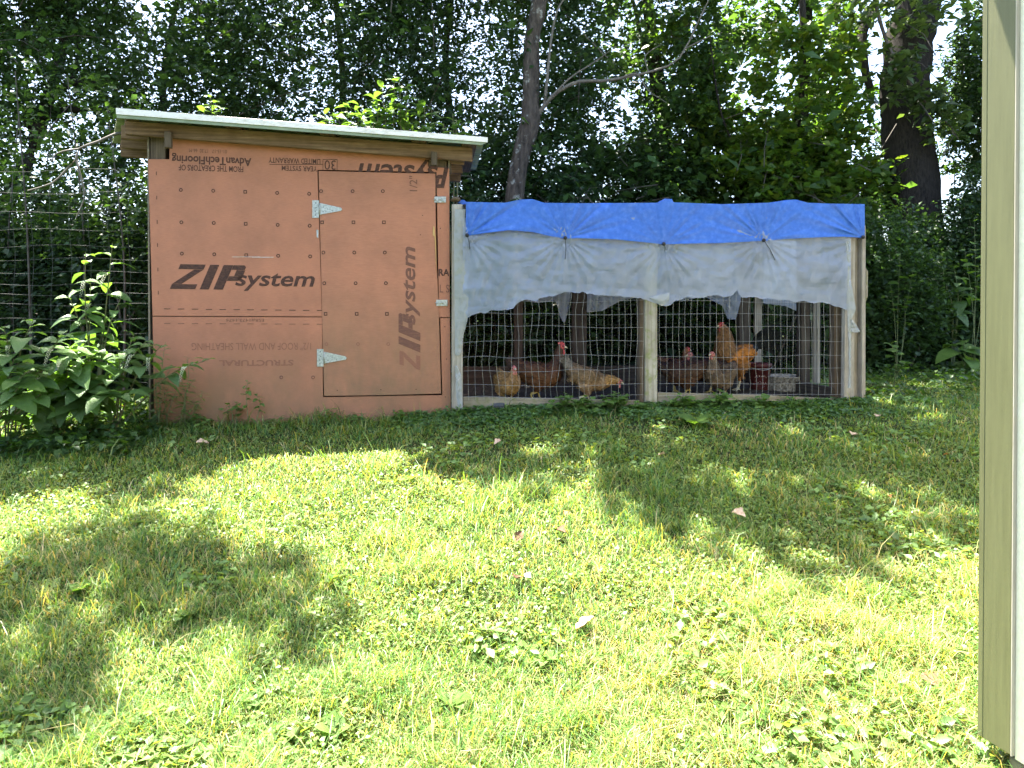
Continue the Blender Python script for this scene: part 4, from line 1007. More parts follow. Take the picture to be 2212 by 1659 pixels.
def build_chickens():
    F_ = floor_at
    # left bay
    chicken('dark brown hen standing in profile with raised red comb, left bay', F_(1164, .40), R(-6) + PE.yaw, 1.07, BR, pose_hen(), comb=.95)
    pk = dict(body=[(-.225, .43, .012, .03), (-.185, .365, .042, .05), (-.12, .298, .086, .080), (-.03, .248, .106, .100), (.06, .222, .096, .094), (.125, .216, .072, .072), (.18, .224, .050, .050), (.225, .226, .037, .039), (.258, .222, .030, .031), (.282, .212, .028, .029), (.30, .204, .018, .019)], head=(.282, 0, .212), neck_i=6, head_tilt=.35, wing=(-.02, .27), wing_tilt=.35, hip=(-.03, .165))
    chicken('buff hen stretching her neck forward behind the wire, left bay', F_(1272, .26), R(-3) + PE.yaw, .93, BU, pk, comb=.4, stride=.045, pale=True)
    fr = pose_hen(neck=((.135, .30), (.145, .335), (.155, .36)), head=(.172, 0, .382))
    chicken('small golden hen facing the camera at far left of the run', F_(1096, .26), R(-72) + PE.yaw, .84, GO, fr, comb=.7, pale=True)
    # right bay
    lw = pose_hen(neck=((.165, .265), (.205, .285), (.235, .305)), head=(.258, 0, .322))
    chicken('dark brown hen with lowered head next to the middle post, right bay', F_(1478, .50), R(176) + PE.yaw, 1.04, DK, lw, comb=.4)
    chicken('reddish hen half hidden behind the dark brown hen', F_(1462, .95), R(20) + PE.yaw, 1.0, RD, pose_hen(neck=((.13, .32), (.12, .36), (.115, .385)), head=(.13, 0, .41)), comb=.5)
    chicken('brown hen with pink face peering out between dark hen and pullet', F_(1530, .85), R(186) + PE.yaw, .98, DK, pose_hen(neck=((.15, .29), (.165, .33), (.175, .35)), head=(.19, 0, .372)), comb=.35, pale=True)
    chicken('speckled grey-brown pullet standing upright in front of the rooster', F_(1556, .48), R(214) + PE.yaw, .92, GY, dict(pose_hen(neck=((.120, .335), (.118, .385), (.122, .42)), head=(.14, 0, .445)), mottle=.95), comb=.25, pale=True)
    rb = [(-.20, .40, .02, .035), (-.16, .375, .05, .055), (-.10, .345, .086, .08), (-.02, .315, .105, .098), (.06, .315, .108, .11), (.108, .365, .098, .105), (.120, .43, .084, .088), (.124, .50, .064, .068), (.138, .555, .046, .05), (.158, .59, .031, .033), (.182, .588, .019, .02)]
    tl = [(.40, R(112), -.03), (.44, R(104), .0), (.38, R(120), .03), (.40, R(128), -.012), (.34, R(140), .02), (.32, R(98), -.02), (.30, R(148), -.03), (.36, R(110), .035), (.42, R(116), .012), (.36, R(134), -.03)]
    chicken('large orange and gold rooster with black sickle tail and red comb', F_(1590, .92), R(192) + PE.yaw, 1.07, RO, dict(body=rb, head=(.158, 0, .59), neck_i=5, wing=(-.01, .335), hip=(-.02, .23)), name='rooster', comb=.75, tail=tl, cock=True)
build_chickens()
# ------------------------------------------------------------------ foliage
def leafcloud(name, P, size, cols, mat, parent, seed=0, aspect=.55, upb=.6, inv=None, droop=.25, svar=.35):
    """many small folded leaves"""
    r = np.random.default_rng(seed); n = len(P)
    nrm = r.normal(0, 1, (n, 3)); nrm /= np.linalg.norm(nrm, axis=1, keepdims=True); nrm[:, 2] = np.abs(nrm[:, 2]) + upb; nrm /= np.linalg.norm(nrm, axis=1, keepdims=True)
    d = r.normal(0, 1, (n, 3)); d[:, 2] -= droop; d -= nrm * (d * nrm).sum(1, keepdims=True); d /= np.linalg.norm(d, axis=1, keepdims=True); s = np.cross(nrm, d)
    L = size * r.uniform(1 - svar, 1 + svar, (n, 1)); W = L * aspect * .5 * r.uniform(.8, 1.2, (n, 1))
    mid = P + d * L * .42 + nrm * L * .07
    V = np.stack([P, mid + s * W, P + d * L - nrm * L * .10, mid - s * W], 1).reshape(-1, 3)
    q = np.arange(n) * 4; Q = np.concatenate([np.stack([q, q + 1, q + 2], 1), np.stack([q, q + 2, q + 3], 1)])
    c = np.array(cols); pick = r.integers(0, len(c), n); f = r.random((n, 1)); col = c[pick] * (1 - f) + c[(pick + 1) % len(c)] * f; col = col * r.uniform(.75, 1.25, (n, 1))
    return fast(name, V, Q, mat, parent, np.repeat(col, 4, 0), inv)

def blob_points(n, c, rad, seed, thr=.42, sc=1.1, spray=7, slen=.22, shell=.25):
    """leaf positions on short sprays inside an ellipsoid, thinned into clumps"""
    r = np.random.default_rng(seed); need = n // spray + 1; O = np.zeros((0, 3))
    while len(O) < need:
        p = r.uniform(-1, 1, (need * 4, 3)); q = (p ** 2).sum(1); p = p[(q < 1) & (r.random(len(p)) < shell + (1 - shell) * q)]
        w_ = np.array(c) + p * np.array(rad); k = fnoise(w_ * sc, seed % 50, 2) > thr; O = np.concatenate([O, w_[k]])
    O = O[:need]; D = r.normal(0, 1, (need, 3)); D[:, 2] *= .6; D /= np.linalg.norm(D, axis=1, keepdims=True)
    s = np.tile(np.linspace(0, 1, spray), need); P = np.repeat(O, spray, 0) + np.repeat(D, spray, 0) * (s * slen)[:, None]; P += r.normal(0, .025, P.shape)
    P[:, 2] -= .08 * s * s; return P[:n], O, D

DARK = [(.030, .058, .026), (.045, .085, .034), (.038, .07, .038)]
MID = [(.045, .085, .026), (.065, .12, .03), (.05, .10, .04)]
LIME = [(.08, .15, .02), (.11, .19, .025), (.06, .12, .022), (.13, .17, .02)]
BLUE = [(.035, .07, .04), (.05, .09, .05)]

def tree(name, label, base, trunk, rads, blobs, size, cols, mat='bark', limbs=(), thr=.42, seed=1, aspect=.55, group=None, cat='tree', sc=1.1, high=None, twigs=160, upb=.6):
    t = thing(name, label, cat, base, 0, group); iv = inv_of(t)
    if trunk:
        pts = curve_pts(trunk, 28); n = len(pts); rr = np.interp(np.linspace(0, 1, n), np.linspace(0, 1, len(rads)), rads)
        tubes('trunk', [(pts, rr)], M[mat], t, 14, iv, jitter=.07)
    for pts, r0, r1, mt in limbs:
        q = curve_pts(pts, 20); tubes('limb', [(q, np.linspace(r0, r1, len(q)))], M[mt], t, 7, iv, jitter=.06)
    AP = []; tw = []
    r = np.random.default_rng(seed + 99)
    for k, (c, rad, n) in enumerate(blobs):
        P, O, D = blob_points(n, c, rad, seed * 17 + k, thr, sc); AP.append(P)
        for i in r.choice(len(O), min(twigs // len(blobs) + 1, len(O)), replace=False):
            o = O[i]; e = o + D[i] * .3; b = o - D[i] * r.uniform(.3, .8) - np.array([0, 0, r.uniform(.1, .5)])
            tw.append(([b, (b + o) / 2 + r.normal(0, .04, 3), o, e], [.009, .007, .005, .002]))
    if AP:
        o = leafcloud('crown', np.concatenate(AP), size, cols, M['leaf'], t, seed, aspect, upb, iv)
        A = np.concatenate(AP); pk = np.random.default_rng(seed + 3).random(len(A)) < .035
        if pk.sum() > 150: leafcloud('leaf_spray', A[pk] - np.array([0, .15, 0]), size * 1.8, [tuple(v * 1.15 for v in c_) for c_ in MID], M['leaf'], t, seed + 7, .62, .5, iv)['kind'] = 'stuff'
        if tw: x = tubes('twig', [([Vector(p) for p in a], b) for a, b in tw], M['twig'], t, 3, iv); x['kind'] = 'stuff'
    if high is not None: leafcloud('unseen_shade_crown', high, .15, LIME[:3], M['leaf'], t, seed + 5, .7, 1.2, iv)  # unseen leaves high above the view, shaped to cast shade below
    return t

# ---- unseen overhead leaf clumps, placed along the sunbeams that must be stopped
def in_poly(x, y, poly):
    c = False; j = len(poly) - 1
    for i in range(len(poly)):
        xi, yi = poly[i]; xj, yj = poly[j]
        if (yi > y) != (yj > y) and x < (xj - xi) * (y - yi) / (yj - yi) + xi: c = not c
        j = i
    return c

def overhead(poly_w, H, per, rad, seed, step=.42, gap=.08, ragged=.25):
    r = np.random.default_rng(seed); xs = [p[0] for p in poly_w]; ys = [p[1] for p in poly_w]; out_ = []
    for x in np.arange(min(xs), max(xs), step):
        for y in np.arange(min(ys), max(ys), step):
            xx, yy = x + r.uniform(-ragged, ragged), y + r.uniform(-ragged, ragged)
            if not in_poly(xx, yy, poly_w) or r.random() < gap: continue
            h = H + r.uniform(-1.0, 1.0); c = np.array([xx, yy, float(zg(xx, yy)[0])]) + TO_SUN * (h / TO_SUN[2])
            p = r.normal(0, 1, (per, 3)); p /= np.linalg.norm(p, axis=1, keepdims=True); p *= rad * r.random((per, 1)) ** .4; p[:, 2] *= .6
            out_.append(c + p)
    return np.concatenate(out_)

def W2(uv): return [(gpx(u, v).x, gpx(u, v).y) for u, v in uv]

def build_trees():
    R1 = W2([(872, 925), (880, 960), (965, 1022), (985, 1068), (1120, 1082), (1330, 1092), (1400, 1158), (1600, 1195), (1850, 1205), (2000, 1185), (2128, 1145), (2400, 1110)])
    R1 = R1 + [(8.0, 5.5), (8.0, 9.3), (2.2, 9.3), (2.0, 12.5), (-1.5, 12.5), (-1.2, 8), (-.45, 6)]  # outline stretched back so the unseen leaves also shade behind the run
    hi1 = overhead(R1, 9.4, 92, .44, 3, gap=.05)
    hi4 = overhead([(-12, 5.9), (-3.3, 5.9), (-3.3, 7.3), (-1.3, 7.3), (-1.3, 12.5), (-12, 12.5)], 9.5, 70, .44, 13, gap=.06)  # unseen leaves added overhead to keep sun off the left trees
    R2 = W2([(-150, 1180), (60, 1205), (160, 1165), (330, 1135), (480, 1165), (520, 1215), (640, 1260), (720, 1320), (740, 1385), (700, 1425), (560, 1440), (420, 1480), (250, 1500), (60, 1600), (-250, 1620)])
    hi2 = overhead(R2, 11.5, 30, .26, 5, step=.27, gap=.24, ragged=.2)
    R3 = W2([(-200, 985), (120, 975), (300, 965), (470, 985), (510, 1010), (360, 1052), (250, 1062), (60, 1060), (-200, 1130)])
    hi3 = overhead(R3, 10.0, 34, .24, 6, step=.26, gap=.2, ragged=.14)
    g = lambda x, y: tuple(G(x, y))
    # left, small-leaved dark trees
    tree('broadleaf_tree', 'dark small-leaved tree with crooked black limb at the far left', g(-7.0, 9.6), [(-7.0, 9.6, .7), (-6.9, 9.5, 2.6), tuple(px(90, 262, 9.4)), (-6.3, 10.2, 6.5), (-6.9, 10.4, 9)], [.12, .1, .08, .05, .03],
         [((-6.9, 9.8, 4.9), (1.9, 1.1, 2.6), 20000), ((-6.6, 9.9, 1.9), (1.8, .9, 1.5), 17000), ((-6.9, 9.9, 6.3), (1.8, .9, 1.0), 9000)], .074, DARK + MID[:1], seed=1, thr=.47, sc=1.3,
         limbs=[([px(60, 275, 9.4), px(90, 230, 9.35), px(150, 182, 9.3), px(230, 176, 9.3)], .07, .03, 'bark_dark'), ([px(58, 270, 9.35), px(130, 240, 9.3), px(220, 236, 9.25), px(300, 240, 9.2)], .055, .02, 'bark_dark'), ([px(150, 182, 9.3), px(170, 120, 9.4), px(160, 40, 9.5)], .035, .015, 'bark_dark')], high=hi3)
    tree('broadleaf_tree', 'dense dark-leaved tree standing behind the wire fence', g(-4.9, 10.2), [(-4.9, 10.2, .7), (-4.7, 10.2, 3), (-5.0, 10.2, 5.0), (-4.2, 10.2, 8.5)], [.07, .06, .045, .02],
         [((-4.8, 9.4, 4.6), (2.1, 1.0, 2.7), 31000), ((-4.9, 9.4, 1.9), (1.8, .9, 1.6), 17000)], .074, DARK + MID[:1], seed=2, thr=.40, sc=1.3, high=hi2)
    tree('broadleaf_tree', 'dense dark blue-green tree rising right behind the coop roof', g(-2.4, 10.5), [(-2.4, 10.5, .75), (-2.8, 10.5, 3), (-2.5, 10.5, 5), (-3.0, 10.5, 9)], [.08, .07, .05, .02],
         [((-2.6, 9.7, 4.6), (2.1, 1.0, 2.9), 36000), ((-2.6, 9.4, 3.0), (1.8, .5, 1.0), 9000)], .074, DARK + BLUE, seed=3, thr=.38, sc=1.3, high=hi4)
    tree('broadleaf_tree', 'shadowy small-leaved tree left of the lichen-spotted trunk', g(-.75, 10.7), [(-.75, 10.7, .8), (-.6, 10.7, 3), (-1.0, 10.7, 5.5), (-.4, 10.8, 9)], [.08, .07, .05, .02],
         [((-.6, 9.9, 4.7), (1.9, 1.0, 2.9), 31000), ((-.3, 9.6, 2.7), (1.7, .6, 1.1), 9000)], .076, DARK + BLUE, seed=4, thr=.39, sc=1.3)
    # lichen trunk
    T = [px(1098, 560, 9.0), px(1112, 426, 9.0), px(1122, 347, 9.0), px(1145, 267, 9.0), px(1147, 200, 9.0), px(1150, 80, 9.0), px(1165, 0, 9.0), px(1172, -200, 9.0), px(1200, -480, 9.1)]
    b0 = G(T[0].x - .12, 9.0, -.1)
    tree('leaning_tree', 'leaning tree with grey lichen-spotted trunk and a long bare side branch', tuple(b0), [b0] + T, [.125, .12, .118, .115, .125, .105, .1, .095, .08, .05],
         [((T[-1].x + .2, 9.6, 7.3), (2.0, 1.2, 1.6), 5000)], .09, MID, 'bark_lichen', seed=5, twigs=10,
         limbs=[([px(1152, 262, 9), px(1176, 228, 8.95), px(1205, 198, 8.9), px(1252, 176, 8.85), px(1300, 175, 8.8), px(1345, 168, 8.8), px(1415, 152, 8.8), px(1468, 125, 8.8), px(1509, 45, 8.8), px(1540, -20, 8.8)], .032, .006, 'pale_twig'),
                ([px(1176, 228, 8.95), px(1182, 170, 8.9), px(1190, 90, 8.9), px(1205, 20, 8.9), px(1235, -20, 8.9)], .022, .009, 'pale_twig'),
                ([px(1180, 222, 8.9), px(1230, 170, 8.85), px(1290, 130, 8.85), px(1330, 100, 8.8)], .014, .004, 'pale_twig'),
                ([px(1340, 169, 8.8), px(1375, 160, 8.75), px(1400, 195, 8.75), px(1440, 222, 8.75)], .012, .003, 'pale_twig'),
                ([px(1400, 155, 8.8), px(1395, 120, 8.8), px(1430, 95, 8.8)], .009, .003, 'pale_twig'), ([px(1480, 105, 8.8), px(1530, 80, 8.8), px(1560, 70, 8.8)], .009, .003, 'pale_twig')])
    tree('slender_tree', 'dim slender tree trunk behind the middle of the blue tarp', g(2.3, 11.4), [(2.3, 11.4, .8), tuple(px(1432, 300, 11.4)), tuple(px(1420, 180, 11.4)), tuple(px(1405, 60, 11.4)), tuple(px(1390, -120, 11.4)), (2.0, 11.4, 9.5)], [.14, .13, .12, .1, .08, .05],
         [((1.5, 11.0, 4.6), (.9, .6, 1.1), 3600), ((1.4, 11.0, 5.2), (2.0, 1.0, 2.9), 23000), ((1.6, 10.6, 2.9), (1.9, .7, 1.2), 9000)], .09, DARK + MID, 'bark_dark', seed=6, thr=.44, sc=1.2, high=hi1[:len(hi1) // 2],
         limbs=[([px(1415, 150, 11.4), px(1385, 80, 11.3), px(1370, 10, 11.2), px(1340, -60, 11.2)], .05, .02, 'bark_dark')])
    tree('maple_tree', 'sunlit lime-leaved tree above the right half of the blue tarp', g(4.2, 10.6), [(4.2, 10.6, .8), (4.1, 10.6, 3.2), (4.3, 10.5, 5.4), (4.2, 10.6, 9)], [.08, .07, .05, .03],
         [((3.6, 10.8, 4.7), (1.7, .9, 2.2), 11000), ((4.6, 10.9, 3.4), (1.2, .8, 1.2), 4600), ((3.3, 10.4, 3.0), (1.5, .6, 1.0), 7000)], .115, LIME + MID[:1], 'bark_dark', seed=7, thr=.5, aspect=.8, sc=1.0,
         limbs=[([(4.15, 10.6, 2.6), (3.7, 10.5, 3.4), (3.1, 10.4, 4.4), (2.9, 10.4, 5.6)], .03, .01, 'bark_dark'), ([(4.15, 10.6, 3.0), (4.6, 10.5, 3.8), (5.0, 10.5, 5.0)], .028, .01, 'bark_dark')])
    # big trunk
    B = [G(6.25, 11.0, -.1), px(1985, 640, 11), px(1972, 400, 11), px(1955, 250, 11), px(1962, 100, 11), px(1985, 0, 11), px(2000, -150, 11), Vector((6.5, 11, 10))]
    tree('old_tree', 'massive dark furrowed trunk with a drooping leafy branch at the right', tuple(B[0]), B, [.44, .385, .365, .35, .34, .33, .3, .2],
         [((px(1945, 10, 10.3).x, 10.3, px(1945, 15, 10.3).z), (.9, .4, .35), 420), ((px(1950, 175, 10.2).x, 10.2, px(0, 150, 10.2).z), (.33, .25, .42), 230), ((px(2000, 215, 10.2).x, 10.2, px(0, 215, 10.2).z), (.33, .2, .28), 170), ((px(2040, 262, 10.2).x, 10.2, px(0, 262, 10.2).z), (.28, .2, .25), 110)], .15, [(.06, .095, .04), (.08, .115, .045), (.065, .105, .04)], 'bark_dark', seed=8, thr=.3, aspect=.55, twigs=10, high=hi1[len(hi1) // 2:],
         limbs=[([px(1880, -40, 10.4), px(1905, 60, 10.3), px(1935, 130, 10.2), px(1985, 205, 10.2), px(2045, 265, 10.2), px(2070, 300, 10.2)], .03, .006, 'twig'), ([px(1880, 20, 11.2), px(1862, 80, 11.1), px(1868, 150, 11.0), px(1880, 190, 11)], .09, .05, 'bark_dark')])
    tree('broadleaf_tree', 'shaded tree filling the gap left of the massive trunk', g(5.1, 12.2), [(5.1, 12.2, .9), (5.0, 12.2, 4), (5.2, 12.2, 9)], [.1, .08, .05],
         [((4.9, 12.1, 5.6), (1.7, .9, 1.9), 6500), ((5.3, 12.0, 3.2), (1.2, .8, 1.3), 6000)], .11, MID + LIME[:1], 'bark_dark', seed=9, thr=.55, aspect=.7)
    tree('evergreen_tree', 'dark long-leaved evergreen between the massive trunk and the cream building', g(7.6, 10.6), [(7.6, 10.6, .9), (7.5, 10.6, 3.5), (7.6, 10.7, 8)], [.12, .1, .05],
         [((7.8, 10.8, 4.6), (1.3, .9, 2.2), 15000), ((7.5, 10.2, 2.4), (1.1, .8, 1.2), 9000)], .12, DARK, 'bark_dark', seed=10, thr=.4, aspect=.32)
    # understory shrubs
    sp = [('broad-leaved shrub crowding behind the left end of the blue tarp', .35, 8.75, 1.7, (1.2, .55, 1.3), 8000, .135, DARK + MID[:1], .4),
          ('broad-leaved shrub behind the middle of the blue tarp', 2.0, 8.9, 1.7, (1.3, .55, 1.3), 8500, .15, DARK + MID[:2], .4),
          ('broad-leaved shrub behind the right bay of the run', 3.6, 9.0, 1.65, (1.2, .55, 1.25), 8000, .15, DARK + MID, .4),
          ('shrub with fine leaves beside the right end of the run', 4.55, 8.9, 1.8, (.85, .6, 1.3), 14000, .055, DARK + MID, .4),
          ('thick shrub at the foot of the massive trunk', 5.5, 9.6, 1.7, (1.0, .6, 1.25), 15000, .062, DARK + MID, .4),
          ('shrub nearest the cream building on the right', 6.6, 9.6, 2.1, (.9, .7, 1.6), 16000, .06, DARK + BLUE, .4),
          ('low dark thicket right of the run, below the massive trunk', 5.0, 9.3, 1.1, (1.4, .5, .55), 7000, .10, DARK, .38),
          ('dark thicket behind the wire fence at far left', -5.9, 7.6, 1.6, (1.2, .6, 1.2), 11000, .075, DARK, .45),
          ('dark thicket close to the left wall of the coop', -4.2, 7.7, 1.7, (1.0, .6, 1.3), 13000, .075, DARK, .43),
          ('shadowed thicket behind the coop roof plants', -1.2, 8.9, 2.3, (1.2, .5, 1.2), 10000, .07, DARK + BLUE, .42)]
    for k, (lab, x, y, z, rad, n, sz, cc, th) in enumerate(sp):
        b = G(x, y); t = thing('shrub', lab, 'shrub', b); iv = inv_of(t)
        P, O, D = blob_points(n, (x, y, z), rad, 60 + k, th, 1.5, 7, .2); leafcloud('foliage', P, sz, cc, M['leaf'], t, 70 + k, .6, .6, iv)
        r = np.random.default_rng(k); st = []
        for i in range(9):
            o = O[r.integers(0, len(O))]; bb = np.array([x + r.uniform(-.5, .5) * rad[0], y + r.uniform(-.2, .2), float(zg(x, y)[0])])
            m_ = (bb + o) / 2 + r.normal(0, .12, 3); st.append(([Vector(v) for v in (bb, m_, o)], [.016, .012, .005]))
        x_ = tubes('stem', st, M['twig'], t, 4, iv); x_['kind'] = 'stuff'
    # thin saplings behind the fence
    r = np.random.default_rng(4)
    for k in range(9):
        x = -6.9 + .42 * k + r.uniform(-.1, .1); y = 7.0 + r.uniform(-.3, .5); b = G(x, y); h = r.uniform(2.0, 3.3)
        t = thing('sapling', 'thin dark sapling stem standing behind the wire fence', 'sapling', b, 0, 'thin saplings behind the fence'); iv = inv_of(t)
        tubes('stem', [(curve_pts([b, b + Vector((r.uniform(-.15, .15), 0, h * .5)), b + Vector((r.uniform(-.3, .3), 0, h))], 10), np.linspace(.014, .005, 11))], M['twig'], t, 5, iv)
        P, _, _ = blob_points(420, (b.x + .05, b.y, b.z + h * .75), (.35, .3, h * .32), 200 + k, .35, 2.0); leafcloud('foliage', P, .07, MID, M['leaf'], t, 300 + k, .6, .6, iv)
build_trees()

def build_far():
    r = np.random.default_rng(77); n = 52000; X = r.uniform(-13, 13, n); Y = r.uniform(12.6, 14.2, n); top = 2.5 + 1.1 * fnoise(np.stack([X * .7, Y * .5, 0 * X], 1), 71, 3) - .35
    P = np.stack([X, Y, zg(X, Y) + (top - .9) * r.random(n) ** .8], 1)
    o = leafcloud('far_thicket', P, .13, DARK + MID[:1], M['leaf'], None, 78, .6, .6); tag(o, 'dark thicket reading as one mass beyond the trees', 'thicket', kind='stuff')
build_far()

# ---- bare branch resting against the fence
def build_branch():
    Y = 5.85; t = thing('bare_branch', 'pale bare forked branch hanging from the coop eave to the fence', 'branch', px(248, 290, Y)); iv = inv_of(t)
    q = lambda *a: [px(u, v, Y - .02 * i) for i, (u, v) in enumerate(a)]
    for pts, r0, r1 in ((q((262, 288), (248, 290), (212, 306), (172, 321), (164, 344), (140, 370), (112, 396), (60, 412)), .014, .006), (q((170, 322), (140, 326), (120, 334), (110, 350)), .009, .004), (q((165, 346), (172, 372), (182, 424), (164, 472)), .010, .004), (q((112, 396), (104, 424)), .005, .003), (q((172, 372), (178, 395), (172, 410)), .006, .003)):
        c = curve_pts(pts, 18); tubes('fork', [(c, np.linspace(r0, r1, len(c)))], M['pale_twig'], t, 6, iv)
build_branch()

# ------------------------------------------------------------------ plants built leaf by leaf
def leaf_mesh(name, mat, W=.42, fold=.12, curl=.25, wave=.03, n=6, tipw=1.0, seed=0, lobes=0):
    r = np.random.default_rng(seed); V = []; Fc = []
    for i in range(n + 1):
        f = i / n; w_ = W * .5 * (math.sin(math.pi * min(1, f ** .8)) ** .75) * (1 if not lobes else (1 + .35 * math.cos(f * math.pi * 2 * lobes))) + .004
        if i == n: w_ = .004
        z = .10 * math.sin(f * 2.2) - curl * f * f; wv = wave * r.uniform(-1, 1)
        V += [(f, -w_, z + fold * w_ + wv), (f, 0, z), (f, w_, z + fold * w_ - wv)]
    for i in range(n):
        for s in (0, 1): k = 3 * i + s; Fc.append((k, k + 1, k + 4, k + 3))
    me = bpy.data.meshes.new(name); me.from_pydata(V, [], Fc); me.update(); me.shade_smooth(); me.materials.append(mat); return me

LM = {'poke': [leaf_mesh('leaf', M['poke'], .40 + .05 * k, .2, .2 + .12 * k, .02, seed=k) for k in range(4)],
      'weed': [leaf_mesh('leaf', M['weed'], .5 + .08 * k, .2, .15 + .1 * k, .02, seed=k + 9) for k in range(4)],
      'round': [leaf_mesh('leaf', M['weed'], .85 + .08 * k, .1, .1 + .06 * k, .03, seed=k + 19) for k in range(3)],
      'lobed': [leaf_mesh('leaf', M['weed'], .75, .15, .12, .05, 8, seed=k + 29, lobes=2) for k in range(3)],
      'narrow': [leaf_mesh('leaf', M['weed'], .14, .2, .3, .01, 5, seed=k + 39) for k in range(3)]}

def add_leaf(t, base, p, d, up, L, kind, r, wid=1.0):
    d = Vector(d).normalized(); up = Vector(up); up = (up - d * up.dot(d)).normalized(); s = up.cross(d)
    m = Matrix((( d.x * L, s.x * L * wid, up.x * L, 0), (d.y * L, s.y * L * wid, up.y * L, 0), (d.z * L, s.z * L * wid, up.z * L, 0), (0, 0, 0, 1)))
    o = bpy.data.objects.new('leaf', LM[kind][int(r.integers(0, len(LM[kind])))]); link(o, t)
    o.matrix_local = Matrix.Translation(Vector(p) - Vector(base)) @ m
    return o

def plant(name, label, cat, base, tips, L, kind='poke', start=.35, count=9, stem=.007, seed=0, sag=.35, group=None, racemes=0, stem_mat='rstem', bow=.12):
    """each tip gets one stem curving up from the base, leaves spiral along it"""
    base = Vector(base); t = thing(name, label, cat, base, 0, group); iv = inv_of(t); r = np.random.default_rng(seed); nr = 0
    for tip in tips:
        tip = Vector(tip); mid = base.lerp(tip, .55) + Vector((r.uniform(-.05, .05), r.uniform(-.05, .05), bow * (tip - base).length))
        b = base + Vector((r.uniform(-.04, .04), r.uniform(-.04, .04), -.02)); pts = curve_pts([b, mid, tip], 14)
        tubes('stem', [(pts, np.linspace(stem, stem * .35, len(pts)))], M[stem_mat], t, 5, iv)
        ph = r.uniform(0, 6)
        for k in range(count):
            f = start + (1 - start) * (k + .5) / count; i = f * (len(pts) - 1); i0 = min(int(i), len(pts) - 2); p = pts[i0].lerp(pts[i0 + 1], i - i0)
            an = ph + k * 2.4; ln = L * (1.0 - .5 * max(0, (f - .7) / .3)) * r.uniform(.75, 1.2)
            d = Vector((math.cos(an), math.sin(an), r.uniform(.1, .55) if f > .85 else r.uniform(-sag, .3)))
            add_leaf(t, base, p, d, (r.uniform(-.3, .3), r.uniform(-.5, .1), 1), ln, kind, r)
        if nr < racemes:
            nr += 1; p = pts[int(len(pts) * .7)]; V = []; Fc = []; e = Vector((r.uniform(-.5, .5), -.6, .2)).normalized(); ln = r.uniform(.1, .15)
            for k in range(44):
                f = .15 + .85 * k / 44; c = p + e * (ln * .6 * f) + Vector((0, 0, -ln * 1.1 * f * f)); an = k * 2.4; rad = .013 * (1.1 - f * .6)
                c = c + Vector((math.cos(an) * rad, math.sin(an) * rad, 0)); s = .0045 * (1.15 - .5 * f); q = len(V)
                V += [c + Vector(v) * s for v in ((1, 0, 0), (-1, 0, 0), (0, 1, 0), (0, -1, 0), (0, 0, 1), (0, 0, -1))]
                Fc += [(q + a, q + b_, q + c_) for a, b_, c_ in ((0, 2, 4), (2, 1, 4), (1, 3, 4), (3, 0, 4), (2, 0, 5), (1, 2, 5), (3, 1, 5), (0, 3, 5))]
            mesh_from('flower_raceme', V, Fc, M['berry'], t, True, iv)
    return t

